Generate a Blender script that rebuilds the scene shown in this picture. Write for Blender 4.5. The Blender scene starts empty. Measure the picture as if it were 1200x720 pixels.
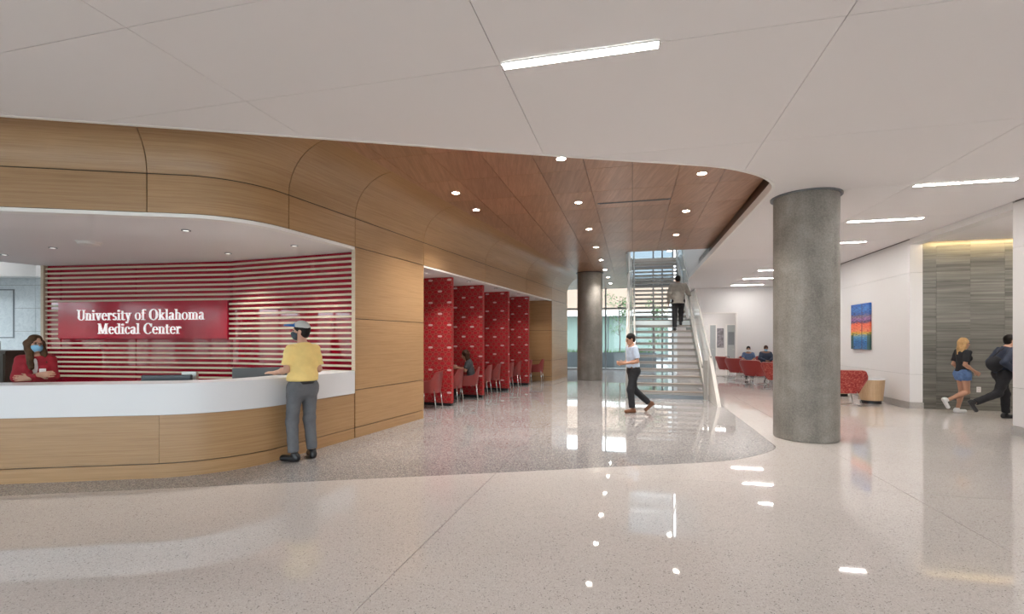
import bpy, bmesh, math, random
import numpy as np
from mathutils import Vector, Matrix
from mathutils.geometry import tessellate_polygon

random.seed(7)
SC = bpy.context.scene
COL = SC.collection
PI = math.pi

# ------------------------------------------------------------------ camera, world, exposure
cam_data = bpy.data.cameras.new('camera')
cam_data.sensor_width = 36.0
cam_data.lens = 566 / 1200 * 36.0
cam_data.shift_y = 37.5 / 1200
cam_data.clip_start = 0.05
cam_data.clip_end = 300
cam = bpy.data.objects.new('camera', cam_data)
COL.objects.link(cam)
cam.location = (0, 0, 1.57)
cam.rotation_euler = (PI / 2, 0, 0)
SC.camera = cam

world = bpy.data.worlds.new('sky')
SC.world = world
world.use_nodes = True
bg = world.node_tree.nodes['Background']
bg.inputs['Color'].default_value = (0.86, 0.93, 1.0, 1)
bg.inputs['Strength'].default_value = 2.1

SC.view_settings.view_transform = 'Standard'
SC.view_settings.look = 'None'
SC.view_settings.gamma = 1
SC.view_settings.use_curve_mapping = False
SC.view_settings.exposure = 1.70
SC.cycles.use_denoising = True
SC.cycles.max_bounces = 10
SC.cycles.diffuse_bounces = 6
SC.cycles.glossy_bounces = 4
SC.cycles.transmission_bounces = 6
SC.cycles.transparent_max_bounces = 12
SC.cycles.sample_clamp_indirect = 6
SC.cycles.caustics_reflective = False
SC.cycles.caustics_refractive = False

LINEAR_STRENGTH = 26.0
DOWN_STRENGTH = 40.0
SPOT_POWER = 85.0

# ------------------------------------------------------------------ building grids
CA, SA = 0.9703, 0.2419             # the building grid is turned 14 degrees from the view
def AB(b, a, z=0.0):
    return (SA * a + CA * b, CA * a - SA * b, z)
W0 = (-2.483, 7.644); WD = (0.3567, 0.9342); WN = (0.9342, -0.3567)   # the long oak wall
def WS(s, n, z=0.0):
    return (W0[0] + WD[0] * s + WN[0] * n, W0[1] + WD[1] * s + WN[1] * n, z)
ZC, ZW, ZS = 3.827, 4.13, 3.02       # white ceiling, wood ceiling, soffits
TH_A = -math.atan2(SA, CA)           # heading along the grid
TH_W = -math.atan2(WD[0], WD[1])

# ------------------------------------------------------------------ materials
def new_mat(name, color=(.8, .8, .8), rough=.5, metal=0, coat=0, coat_rough=.05, ior=None, emit=None, emit_s=0, spec=None, sheen=0):
    m = bpy.data.materials.new(name); m.use_nodes = True
    p = m.node_tree.nodes['Principled BSDF']
    p.inputs['Base Color'].default_value = (*color, 1)
    p.inputs['Roughness'].default_value = rough
    p.inputs['Metallic'].default_value = metal
    p.inputs['Coat Weight'].default_value = coat
    p.inputs['Coat Roughness'].default_value = coat_rough
    if ior: p.inputs['IOR'].default_value = ior
    if spec is not None: p.inputs['Specular IOR Level'].default_value = spec
    if sheen: p.inputs['Sheen Weight'].default_value = sheen
    if emit:
        p.inputs['Emission Color'].default_value = (*emit, 1)
        p.inputs['Emission Strength'].default_value = emit_s
    return m
class NT:
    """small helper to wire shader nodes"""
    def __init__(s, m): s.m = m; s.t = m.node_tree; s.p = s.t.nodes['Principled BSDF']
    def n(s, typ, **kw):
        x = s.t.nodes.new(typ)
        for k, v in kw.items(): setattr(x, k, v)
        return x
    def l(s, a, b): s.t.links.new(a, b)
    def coord(s, kind='Object', scale=(1, 1, 1), rot=(0, 0, 0), loc=(0, 0, 0)):
        c = s.n('ShaderNodeTexCoord'); mp = s.n('ShaderNodeMapping')
        mp.inputs['Scale'].default_value = scale; mp.inputs['Rotation'].default_value = rot; mp.inputs['Location'].default_value = loc
        s.l(c.outputs[kind], mp.inputs['Vector']); return mp.outputs['Vector']
    def noise(s, vec, scale=5, detail=3, rough=.5, dist=0):
        x = s.n('ShaderNodeTexNoise'); x.inputs['Scale'].default_value = scale; x.inputs['Detail'].default_value = detail
        x.inputs['Roughness'].default_value = rough; x.inputs['Distortion'].default_value = dist
        s.l(vec, x.inputs['Vector']); return x.outputs['Fac']
    def ramp(s, fac, stops, const=False):
        r = s.n('ShaderNodeValToRGB'); e = r.color_ramp.elements
        if const: r.color_ramp.interpolation = 'CONSTANT'
        while len(e) < len(stops): e.new(0.5)
        for i, (pos, c) in enumerate(stops):
            e[i].position = pos; e[i].color = (*c, 1) if len(c) == 3 else c
        s.l(fac, r.inputs['Fac']); return r.outputs['Color']
    def mix(s, fac, a, b, mode='MIX'):
        x = s.n('ShaderNodeMix', data_type='RGBA', blend_type=mode)
        if isinstance(fac, (int, float)): x.inputs[0].default_value = fac
        else: s.l(fac, x.inputs[0])
        for v, i in ((a, 6), (b, 7)):
            if isinstance(v, tuple): x.inputs[i].default_value = (*v, 1)
            else: s.l(v, x.inputs[i])
        return x.outputs[2]
    def math(s, op, a, b=0.0):
        x = s.n('ShaderNodeMath', operation=op)
        for v, i in ((a, 0), (b, 1)):
            if isinstance(v, (int, float)): x.inputs[i].default_value = v
            else: s.l(v, x.inputs[i])
        return x.outputs[0]
    def color(s, c): s.l(c, s.p.inputs['Base Color'])
    def bump(s, h, strength=.2, dist=.01):
        b = s.n('ShaderNodeBump'); b.inputs['Strength'].default_value = strength; b.inputs['Distance'].default_value = dist
        s.l(h, b.inputs['Height']); s.l(b.outputs['Normal'], s.p.inputs['Normal'])
    def rnd(s): return s.n('ShaderNodeObjectInfo').outputs['Random']

def oak_mat(name, a, b, c, kind='UV', scale=(.9, 42, 1), rot=(0, 0, 0), rough=.38, coat=.15, vary=.12, bump=.05):
    m = new_mat(name, b, rough, coat=coat, coat_rough=.25); t = NT(m)
    v = t.coord(kind, scale, rot)
    r = t.rnd()
    off = t.n('ShaderNodeVectorMath', operation='ADD'); cmb = t.n('ShaderNodeCombineXYZ')
    for i in range(3): t.l(t.math('MULTIPLY', r, 37.0 + i * 11), cmb.inputs[i])
    t.l(v, off.inputs[0]); t.l(cmb.outputs[0], off.inputs[1]); v = off.outputs[0]
    n1 = t.noise(v, 1.0, 5, .6, .3); n2 = t.noise(v, 3.7, 3, .6)
    g = t.mix(.4, t.ramp(n1, [(.3, a), (.5, b), (.72, c)]), t.ramp(n2, [(.3, a), (.7, c)]))
    tint = t.math('ADD', t.math('MULTIPLY', r, vary), 1 - vary / 2)
    cb = t.n('ShaderNodeCombineColor')
    for i in range(3): t.l(tint, cb.inputs[i])
    t.color(t.mix(1.0, g, cb.outputs[0], 'MULTIPLY'))
    t.bump(n1, bump, .004)
    return m

M = {}
M['oak'] = oak_mat('oak_veneer', (.28, .152, .063), (.37, .212, .096), (.43, .262, .125))
M['oak_dark'] = oak_mat('oak_reveal', (.05, .03, .012), (.06, .035, .015), (.07, .04, .02))
M['walnut'] = oak_mat('walnut_plank', (.24, .115, .06), (.345, .175, .095), (.46, .255, .15), 'Object', (20, .9, 1), (0, 0, math.atan2(SA, CA)), .36, .25, .22)
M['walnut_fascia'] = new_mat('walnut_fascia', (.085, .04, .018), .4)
M['white'] = new_mat('white_paint', (.80, .77, .765), .65)
M['white_wall'] = new_mat('white_wall_paint', (.74, .72, .71), .55)
M['white_trim'] = new_mat('white_trim', (.82, .79, .76), .4)
M['solid_white'] = new_mat('solid_surface_white', (.66, .66, .675), .3, coat=.2)
M['black'] = new_mat('black_plastic', (.012, .012, .014), .45)
M['joint'] = new_mat('dark_joint', (.06, .05, .045), .8)
M['joint_light'] = new_mat('grey_joint', (.28, .265, .25), .8)
M['steel'] = new_mat('brushed_steel', (.52, .51, .48), .34, metal=1)
M['chrome'] = new_mat('chrome', (.72, .72, .72), .12, metal=1)
M['greige_light'] = new_mat('light_greige_paint', (.56, .535, .50), .45)
M['rail'] = new_mat('satin_steel_rail', (.40, .38, .35), .38, metal=.6)
M['greige'] = new_mat('greige_painted_steel', (.35, .33, .30), .42)
M['alu'] = new_mat('grey_aluminium', (.20, .215, .23), .4, metal=.4)
M['rubber'] = new_mat('dark_rubber', (.02, .02, .02), .7)

def terrazzo(name, base, chips, scale, rough):
    m = new_mat(name, base, rough, coat=.0, ior=1.5); t = NT(m)
    v = t.coord('Object')
    vo = t.n('ShaderNodeTexVoronoi'); vo.inputs['Scale'].default_value = scale; t.l(v, vo.inputs['Vector'])
    sep = t.n('ShaderNodeSeparateColor'); t.l(vo.outputs['Color'], sep.inputs[0])
    c = t.ramp(sep.outputs[0], chips, True)
    vo2 = t.n('ShaderNodeTexVoronoi'); vo2.inputs['Scale'].default_value = scale * 2.3; t.l(v, vo2.inputs['Vector'])
    sep2 = t.n('ShaderNodeSeparateColor'); t.l(vo2.outputs['Color'], sep2.inputs[0])
    c2 = t.ramp(sep2.outputs[1], chips, True)
    fac = t.ramp(vo.outputs['Distance'], [(.28, (1, 1, 1)), (.5, (0, 0, 0))])
    c = t.mix(fac, c2, c)
    big = t.noise(v, .6, 2)
    c = t.mix(.08, c, t.ramp(big, [(.35, (.35, .32, .3)), (.65, (.85, .8, .76))]))
    t.color(c)
    return m
M['terrazzo'] = terrazzo('terrazzo_cream', (.6, .55, .5), [(0, (.585, .54, .51)), (.34, (.545, .50, .47)), (.60, (.63, .59, .565)), (.80, (.47, .425, .395)), (.88, (.56, .515, .485)), (.945, (.20, .18, .17)), (.975, (.68, .65, .63))], 78, .03)
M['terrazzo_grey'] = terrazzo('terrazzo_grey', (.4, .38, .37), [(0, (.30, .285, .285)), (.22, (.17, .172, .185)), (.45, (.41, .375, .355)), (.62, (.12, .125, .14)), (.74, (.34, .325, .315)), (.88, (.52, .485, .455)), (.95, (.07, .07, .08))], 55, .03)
M['base_stone'] = terrazzo('terrazzo_baseboard', (.4, .39, .37), [(0, (.42, .40, .38)), (.5, (.36, .34, .325)), (.85, (.30, .285, .275))], 70, .3)

def concrete():
    m = new_mat('cast_concrete', (.2, .185, .165), .62); t = NT(m)
    v = t.coord('Object'); vs = t.coord('Object', (2.0, 2.0, .25))
    a = t.noise(v, 2.2, 8, .62, .3); b = t.noise(vs, 2.2, 4, .6, .4); c = t.noise(v, 45, 3, .7)
    col = t.mix(.28, t.ramp(a, [(.32, (.125, .114, .10)), (.52, (.21, .194, .172)), (.70, (.33, .31, .28))]),
                t.ramp(b, [(.32, (.12, .108, .092)), (.5, (.25, .23, .20)), (.66, (.40, .38, .345))]))
    col = t.mix(.3, col, t.ramp(c, [(.35, (.13, .12, .105)), (.65, (.40, .37, .33))]))
    t.color(col); t.bump(a, .12, .01)
    return m
M['concrete'] = concrete()

def stone():
    m = new_mat('striated_stone', (.2, .19, .16), .45); t = NT(m)
    r = t.rnd()
    v = t.coord('Object', (.6, .6, 19)); off = t.n('ShaderNodeVectorMath', operation='ADD'); cb = t.n('ShaderNodeCombineXYZ')
    for i in range(3): t.l(t.math('MULTIPLY', r, 53 + 17 * i), cb.inputs[i])
    t.l(v, off.inputs[0]); t.l(cb.outputs[0], off.inputs[1]); v = off.outputs[0]
    a = t.noise(v, 1.0, 6, .62, .5); b = t.noise(v, .33, 3, .5, .4)
    col = t.mix(.5, t.ramp(a, [(.34, (.035, .034, .029)), (.43, (.12, .116, .10)), (.56, (.19, .184, .158)), (.68, (.31, .30, .265))]),
                t.ramp(b, [(.34, (.05, .048, .041)), (.44, (.145, .14, .12)), (.68, (.21, .203, .178))]))
    tint = t.math('ADD', t.math('MULTIPLY', r, .22), .89); cc = t.n('ShaderNodeCombineColor')
    for i in range(3): t.l(tint, cc.inputs[i])
    t.color(t.mix(1.0, col, cc.outputs[0], 'MULTIPLY'))
    return m
M['stone'] = stone()

def marble_tile():
    m = new_mat('pale_grey_tile', (.5, .54, .57), .2); t = NT(m)
    v = t.coord('Object'); a = t.noise(v, 7, 6, .7, 1.5)
    t.color(t.ramp(a, [(.3, (.56, .60, .63)), (.5, (.66, .70, .72)), (.7, (.74, .77, .79))])); return m
M['grey_tile'] = marble_tile()

M['red_glass'] = new_mat('red_back_painted_glass', (.31, .004, .018), .03, ior=1.65)
M['red_sign'] = new_mat('red_sign_panel', (.36, .004, .022), .12, ior=1.5)
M['slat'] = oak_mat('pale_maple_slat', (.50, .40, .29), (.58, .475, .36), (.64, .54, .42), 'Object', (1.2, 1.2, 40), rough=.5, coat=0, vary=.04)
M['letter'] = new_mat('white_acrylic_letter', (.9, .9, .9), .35, emit=(1, .97, .97), emit_s=.12)  # faint emission put into the letters; they hold no lamp

def pattern_panel():
    m = new_mat('red_printed_pattern', (.42, .01, .015), .55); t = NT(m)
    # flat print: red shields between tan link shapes, with sparse pale ovals in staggered rows
    c = t.n('ShaderNodeTexCoord'); sp = t.n('ShaderNodeSeparateXYZ'); t.l(c.outputs['UV'], sp.inputs[0])
    x, y = sp.outputs[0], sp.outputs[1]
    def cell(u, v, sx, sy, ox=0.0, oy=0.0):
        yy = t.math('ADD', t.math('DIVIDE', v, sy), oy)
        row = t.math('FLOOR', yy)
        odd = t.math('MULTIPLY', t.math('FRACT', t.math('MULTIPLY', row, .5)), 1.0)
        xx = t.math('ADD', t.math('ADD', t.math('DIVIDE', u, sx), odd), ox)
        fx = t.math('SUBTRACT', t.math('FRACT', xx), .5); fy = t.math('SUBTRACT', t.math('FRACT', yy), .5)
        return fx, fy
    def oval(fx, fy, rx, ry):
        return t.math('ADD', t.math('POWER', t.math('ABSOLUTE', t.math('DIVIDE', fx, rx)), 2.6), t.math('POWER', t.math('ABSOLUTE', t.math('DIVIDE', fy, ry)), 2.6))
    fx, fy = cell(x, y, .17, .105)
    e = oval(fx, fy, .48, .50)
    ring = t.ramp(e, [(.0, (.42, .003, .010)), (.36, (.36, .003, .010)), (.46, (.17, .002, .006)), (.54, (.48, .12, .085)), (.80, (.42, .075, .055)), (1.0, (.22, .005, .010))])
    n = t.noise(t.coord('UV'), 30, 2)
    ring = t.mix(t.math('MULTIPLY', n, .35), ring, (.30, .004, .010))
    gx, gy = cell(x, y, .50, .264, .17, .31)
    e2 = oval(gx, gy, .125, .095)
    f = t.ramp(e2, [(.75, (1, 1, 1)), (1.0, (0, 0, 0))])
    t.color(t.mix(f, ring, (.62, .42, .40)))
    return m
M['pattern'] = pattern_panel()
M['red_plastic'] = new_mat('red_moulded_plastic', (.23, .032, .028), .42)
M['red_fabric'] = new_mat('red_upholstery', (.30, .028, .024), .7, sheen=.2)
def woven():
    m = new_mat('red_woven_upholstery', (.3, .03, .025), .75); t = NT(m); v = t.coord('Object')
    a = t.noise(v, 28, 3, .6, 1.2)
    t.color(t.ramp(a, [(.42, (.25, .016, .018)), (.52, (.36, .035, .028)), (.60, (.50, .14, .10))])); return m
M['red_woven'] = woven()
M['piping'] = new_mat('pale_piping', (.55, .38, .34), .6)
M['light_oak'] = oak_mat('light_oak_veneer', (.46, .30, .16), (.55, .37, .21), (.62, .44, .27), 'Object', (30, 30, 1), rough=.45, coat=.1)
M['bulb'] = new_mat('lit_diffuser', (1, 1, 1), .5, emit=(1, .97, .94), emit_s=LINEAR_STRENGTH)
M['down'] = new_mat('lit_downlight_lens', (1, 1, 1), .5, emit=(1, .93, .83), emit_s=DOWN_STRENGTH)
M['soft_lens'] = new_mat('faint_glow_lens', (.9, .88, .85), .3, emit=(1, .95, .9), emit_s=.5)  # faint emission put into the lens so it shows as a pale dot
M['warm_strip'] = new_mat('warm_led_strip', (1, .8, .5), .5, emit=(1, .78, .42), emit_s=14)

def glass_mat(name, tint=(.93, .97, .97), ior=1.45):
    m = bpy.data.materials.new(name); m.use_nodes = True; t = m.node_tree; t.nodes.clear()
    o = t.nodes.new('ShaderNodeOutputMaterial'); mx = t.nodes.new('ShaderNodeMixShader')
    tr = t.nodes.new('ShaderNodeBsdfTransparent'); gl = t.nodes.new('ShaderNodeBsdfGlossy'); fr = t.nodes.new('ShaderNodeFresnel')
    tr.inputs[0].default_value = (*tint, 1); gl.inputs['Roughness'].default_value = .02; fr.inputs[0].default_value = ior
    ge = t.nodes.new('ShaderNodeNewGeometry'); iv = t.nodes.new('ShaderNodeMath'); iv.operation = 'SUBTRACT'; iv.inputs[0].default_value = 1
    mu = t.nodes.new('ShaderNodeMath'); mu.operation = 'MULTIPLY'
    t.links.new(ge.outputs['Backfacing'], iv.inputs[1]); t.links.new(iv.outputs[0], mu.inputs[0]); t.links.new(fr.outputs[0], mu.inputs[1]); t.links.new(mu.outputs[0], mx.inputs[0]); t.links.new(tr.outputs[0], mx.inputs[1]); t.links.new(gl.outputs[0], mx.inputs[2]); t.links.new(mx.outputs[0], o.inputs[0])
    return m
M['glass'] = glass_mat('clear_glass')
M['guard_glass'] = glass_mat('guard_glass', (.97, .985, .98), 1.12)
M['tint_glass'] = glass_mat('tinted_glass', (.30, .34, .36))

def fabric(name, col, rough=.8, vary=.15):
    m = new_mat(name, col, rough); t = NT(m); n = t.noise(t.coord('Object'), 9, 4, .6)
    t.color(t.ramp(n, [(.3, tuple(c * (1 - vary) for c in col)), (.7, tuple(min(1, c * (1 + vary)) for c in col))]))
    return m
M['skin_light'] = new_mat('skin_light', (.52, .29, .20), .5)
M['skin_tan'] = new_mat('skin_tan', (.42, .22, .14), .5)
M['skin_brown'] = new_mat('skin_brown', (.22, .11, .07), .5)
M['yellow_shirt'] = fabric('yellow_cotton', (.78, .57, .21), vary=.06)
M['grey_trousers'] = fabric('grey_chino', (.115, .118, .128))
M['black_cloth'] = fabric('black_cloth', (.012, .012, .015))
M['black_shoe'] = new_mat('black_leather', (.012, .012, .014), .4)
M['blue_polo'] = fabric('pale_blue_polo', (.46, .54, .66))
M['brown_shoe'] = new_mat('brown_leather', (.16, .065, .03), .45)
M['grey_blazer'] = fabric('grey_wool', (.225, .205, .18))
M['denim'] = fabric('blue_denim', (.10, .18, .36), vary=.3)
M['red_blazer'] = fabric('red_jacket', (.28, .008, .018))
M['white_cloth'] = fabric('white_cotton', (.72, .68, .66))
M['charcoal'] = fabric('charcoal_tee', (.05, .052, .056))
M['navy'] = fabric('navy_shirt', (.03, .04, .07))
M['dusty_blue'] = fabric('dusty_blue_shirt', (.09, .14, .25))
M['hair_brown'] = fabric('brown_hair', (.075, .04, .02), .5, .4)
M['hair_dark'] = fabric('dark_hair', (.012, .009, .008), .5, .3)
M['hair_blonde'] = fabric('blonde_hair', (.47, .29, .13), .55, .3)
M['hair_auburn'] = fabric('auburn_hair', (.045, .018, .009), .5, .5)
for h_ in ('hair_brown', 'hair_dark', 'hair_auburn', 'hair_blonde'): M[h_].node_tree.nodes['Principled BSDF'].inputs['Specular IOR Level'].default_value = .15
M['mask_blue'] = new_mat('blue_mask', (.24, .50, .70), .7)
M['mask_grey'] = new_mat('dark_grey_mask', (.04, .055, .07), .7)
M['mask_white'] = new_mat('white_mask', (.75, .75, .76), .7)
M['cap_blue'] = new_mat('blue_cap', (.02, .13, .40), .7)
M['cap_mesh'] = new_mat('grey_cap_mesh', (.50, .50, .49), .8)
M['white_shoe'] = new_mat('white_sneaker', (.70, .70, .70), .6)
M['eye'] = new_mat('eye_dark', (.02, .015, .012), .2)
M['lens'] = glass_mat('spectacle_lens')

# ------------------------------------------------------------------ mesh helpers
def obj(name, verts, faces, mat, parent=None, smooth=False, uvs=None, auto=None):
    me = bpy.data.meshes.new(name)
    me.from_pydata([tuple(v) for v in verts], [], [tuple(f) for f in faces])
    if uvs is not None:
        uvl = me.uv_layers.new(name='UVMap')
        flat = [c for f in uvs for uv in f for c in uv]
        uvl.data.foreach_set('uv', flat)
    if isinstance(mat, (list, tuple)):
        for m in mat: me.materials.append(m)
    elif mat: me.materials.append(mat)
    if smooth: me.polygons.foreach_set('use_smooth', [True] * len(me.polygons))
    me.update()
    o = bpy.data.objects.new(name, me)
    COL.objects.link(o)
    if parent: o.parent = parent
    if smooth and auto is not None:
        try: me.set_sharp_from_angle(angle=auto)
        except Exception: pass
    return o
def tag(o, label=None, cat=None, group=None, kind=None):
    if label: o['label'] = label
    if cat: o['category'] = cat
    if group: o['group'] = group
    if kind: o['kind'] = kind
    return o
def thing(name, label, cat, loc=(0, 0, 0), rz=0, group=None):
    o = bpy.data.objects.new(name, None); COL.objects.link(o)
    o.empty_display_size = .1
    o.location = loc; o.rotation_euler = (0, 0, rz)
    return tag(o, label, cat, group)
def structure(name, label=None, loc=(0, 0, 0), rz=0):
    o = bpy.data.objects.new(name, None); COL.objects.link(o); o.location = loc; o.rotation_euler = (0, 0, rz); o['kind'] = 'structure'
    if label: o['label'] = label
    return o
class MB:
    """collects shapes for one mesh"""
    def __init__(s): s.v = []; s.f = []
    def add(s, v, f):
        n = len(s.v); s.v += [tuple(p) for p in v]; s.f += [tuple(i + n for i in q) for q in f]; return s
    def box(s, x0, x1, y0, y1, z0, z1, fn=None, bev=0.0):
        if bev:
            bm = bmesh.new(); bmesh.ops.create_cube(bm, size=1)
            for v in bm.verts: v.co = Vector(((x0 + x1) / 2 + v.co.x * (x1 - x0), (y0 + y1) / 2 + v.co.y * (y1 - y0), (z0 + z1) / 2 + v.co.z * (z1 - z0)))
            bmesh.ops.bevel(bm, geom=list(bm.edges), offset=bev, segments=2, affect='EDGES')
            bm.verts.index_update()
            P = [v.co.copy() for v in bm.verts]; Fc = [[v.index for v in f.verts] for f in bm.faces]; bm.free()
            if fn: P = [fn(*p) for p in P]
            return s.add(P, Fc)
        P = [(x, y, z) for z in (z0, z1) for (x, y) in ((x0, y0), (x1, y0), (x1, y1), (x0, y1))]
        if fn: P = [fn(*p) for p in P]
        return s.add(P, [(3, 2, 1, 0), (4, 5, 6, 7), (0, 1, 5, 4), (1, 2, 6, 5), (2, 3, 7, 6), (3, 0, 4, 7)])
    def prism(s, poly, z0, z1, fn=None):
        n = len(poly)
        ar = sum(poly[i][0] * poly[(i + 1) % n][1] - poly[(i + 1) % n][0] * poly[i][1] for i in range(n))
        if ar < 0: poly = poly[::-1]
        P = [(x, y, z0) for x, y in poly] + [(x, y, z1) for x, y in poly]
        if fn: P = [fn(*p) for p in P]
        tris = tessellate_polygon([[Vector((x, y, 0)) for x, y in poly]]) if n > 4 else None
        F = []
        if tris is None: F += [tuple(range(n))[::-1], tuple(range(n, 2 * n))]
        else:
            for t in tris:
                a, b, c = t
                A = (poly[b][0] - poly[a][0]) * (poly[c][1] - poly[a][1]) - (poly[c][0] - poly[a][0]) * (poly[b][1] - poly[a][1])
                if A < 0: a, c = c, a
                F += [(c, b, a), (a + n, b + n, c + n)]
        F += [(i, (i + 1) % n, (i + 1) % n + n, i + n) for i in range(n)]
        return s.add(P, F)
    def lathe(s, prof, seg=32, c=(0, 0, 0), cap=True):
        P = []; F = []; m = len(prof)
        for k in range(seg):
            a = 2 * PI * k / seg
            for r, z in prof: P.append((c[0] + r * math.cos(a), c[1] + r * math.sin(a), c[2] + z))
        for k in range(seg):
            k2 = (k + 1) % seg
            for i in range(m - 1): F.append((k * m + i, k2 * m + i, k2 * m + i + 1, k * m + i + 1))
        if cap:
            F.append(tuple(k * m for k in range(seg))[::-1]); F.append(tuple(k * m + m - 1 for k in range(seg)))
        return s.add(P, F)
    def tube(s, pts, r, seg=8, cap=True):
        pts = [Vector(p) for p in pts]; R = r if isinstance(r, (list, tuple)) else [r] * len(pts)
        P = []; F = []; prev = None
        for i, p in enumerate(pts):
            d = (pts[min(i + 1, len(pts) - 1)] - pts[max(i - 1, 0)]).normalized()
            up = prev if prev is not None else (Vector((0, 0, 1)) if abs(d.z) < .9 else Vector((1, 0, 0)))
            x = (up - d * up.dot(d)).normalized(); y = d.cross(x); prev = x
            for k in range(seg):
                a = 2 * PI * k / seg; P.append(p + (x * math.cos(a) + y * math.sin(a)) * R[i])
        for i in range(len(pts) - 1):
            for k in range(seg):
                k2 = (k + 1) % seg; F.append((i * seg + k, i * seg + k2, (i + 1) * seg + k2, (i + 1) * seg + k))
        if cap: F += [tuple(range(seg))[::-1], tuple(range((len(pts) - 1) * seg, len(pts) * seg))]
        return s.add(P, F)
    def build(s, name, mat, parent=None, smooth=False, auto=None):
        return obj(name, s.v, s.f, mat, parent, smooth, None, auto)
def fAB(b, a, z): return AB(b, a, z)
def fW(s, n, z): return WS(s, n, z)

def clip_poly(poly, p, n):
    """keep the side of the line through p where (q-p).n >= 0"""
    out = []
    for i in range(len(poly)):
        a, b = poly[i], poly[(i + 1) % len(poly)]
        da = (a[0] - p[0]) * n[0] + (a[1] - p[1]) * n[1]; db = (b[0] - p[0]) * n[0] + (b[1] - p[1]) * n[1]
        if da >= 0: out.append(a)
        if da * db < 0:
            t = da / (da - db); out.append((a[0] + (b[0] - a[0]) * t, a[1] + (b[1] - a[1]) * t))
    return out
def to_ba(p): return (CA * p[0] - SA * p[1], SA * p[0] + CA * p[1])
def area(poly): return abs(sum(poly[i][0] * poly[(i + 1) % len(poly)][1] - poly[(i + 1) % len(poly)][0] * poly[i][1] for i in range(len(poly)))) / 2
def dedupe(poly):
    out = []
    for p in poly:
        if not out or math.hypot(p[0] - out[-1][0], p[1] - out[-1][1]) > 1e-4: out.append(p)
    if len(out) > 1 and math.hypot(out[0][0] - out[-1][0], out[0][1] - out[-1][1]) < 1e-4: out.pop()
    return out
def grid_pieces(poly_xy, bs, as_, gap, z0, z1, name, mat, parent):
    poly = [to_ba(p) for p in poly_xy]
    for i in range(len(bs) - 1):
        strip = clip_poly(clip_poly(poly, (bs[i] + gap / 2, 0), (1, 0)), (bs[i + 1] - gap / 2, 0), (-1, 0)) if len(poly) > 2 else []
        if len(strip) < 3: continue
        for j in range(len(as_) - 1):
            c = clip_poly(strip, (0, as_[j] + gap / 2), (0, 1))
            if len(c) < 3: continue
            c = clip_poly(c, (0, as_[j + 1] - gap / 2), (0, -1)); c = dedupe(c)
            if len(c) < 3 or area(c) < .004: continue
            MB().prism(c, z0, z1, fAB).build(name, mat, parent)

# ------------------------------------------------------------------ plan curves
def fillet_path(y_at, slope, t, w_end, x_start=-13.0, n=14):
    """straight run (slope) from the left, a round corner, then along the oak wall"""
    dl = Vector((1, slope)).normalized(); dw = Vector(WD)
    # intersection of the run with the oak wall line
    k = WD[0] / WD[1]
    y = (y_at + slope * (W0[0] - k * W0[1] + 4.205)) / (1 - slope * k); x = W0[0] + k * (y - W0[1])
    C = Vector((x, y)); A = C - dl * t; B = C + dw * t
    pts = [Vector((x_start, C.y + slope * (x_start - C.x)))]
    m = 10
    for i in range(1, m + 1): pts.append(pts[0].lerp(A, i / m))
    nl = Vector((-dl.y, dl.x)); ang = dl.angle(dw); R = t / math.tan(ang / 2)
    O = A + nl * R
    a0 = math.atan2(-nl.y, -nl.x)
    for i in range(1, n + 1):
        a = a0 + ang * i / n; pts.append(O + Vector((math.cos(a), math.sin(a))) * R)
    E_ = Vector(W0) + dw * w_end
    last = pts[-1].copy()
    for i in range(1, 13): pts.append(last.lerp(E_, i / 12))
    return pts
def seglen(pts):
    L = [0]
    for i in range(1, len(pts)): L.append(L[-1] + (pts[i] - pts[i - 1]).length)
    return L
def sub_path(pts, u0, u1):
    L = seglen(pts); out = []
    def at(u):
        for i in range(1, len(L)):
            if u <= L[i] or i == len(L) - 1:
                t = (u - L[i - 1]) / (L[i] - L[i - 1]); return pts[i - 1].lerp(pts[i], t)
    out.append(at(u0))
    for i, l in enumerate(L):
        if u0 + 1e-3 < l < u1 - 1e-3: out.append(pts[i].copy())
    out.append(at(u1)); return out
def normals(pts):
    N = []
    for i in range(len(pts)):
        d = (pts[min(i + 1, len(pts) - 1)] - pts[max(i - 1, 0)]).normalized(); N.append(Vector((d.y, -d.x)))
    return N
def sweep(full, u0, u1, prof, name, mat, parent, smooth=False, auto=.6):
    """closed profile [(outward offset, z)] swept along a piece of a plan path"""
    pts = sub_path(full, u0, u1); N = normals(pts); m = len(prof)
    V = []; F = []; UV = []
    L = seglen(pts); pl = [0]
    for i in range(m): pl.append(pl[-1] + math.hypot(prof[(i + 1) % m][0] - prof[i][0], prof[(i + 1) % m][1] - prof[i][1]))
    for p, nn in zip(pts, N):
        for o, z in prof: V.append((p.x + nn.x * o, p.y + nn.y * o, z))
    for i in range(len(pts) - 1):
        for k in range(m):
            k2 = (k + 1) % m
            F.append((i * m + k, (i + 1) * m + k, (i + 1) * m + k2, i * m + k2))
            UV.append([(u0 + L[i], pl[k]), (u0 + L[i + 1], pl[k]), (u0 + L[i + 1], pl[k + 1]), (u0 + L[i], pl[k + 1])])
    F.append(tuple(range(m))[::-1]); UV.append([(u0, p[1]) for p in prof][::-1])
    F.append(tuple(range((len(pts) - 1) * m, len(pts) * m))); UV.append([(u0 + L[-1], p[1]) for p in prof])
    return obj(name, V, F, mat, parent, smooth, UV, auto)
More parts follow.
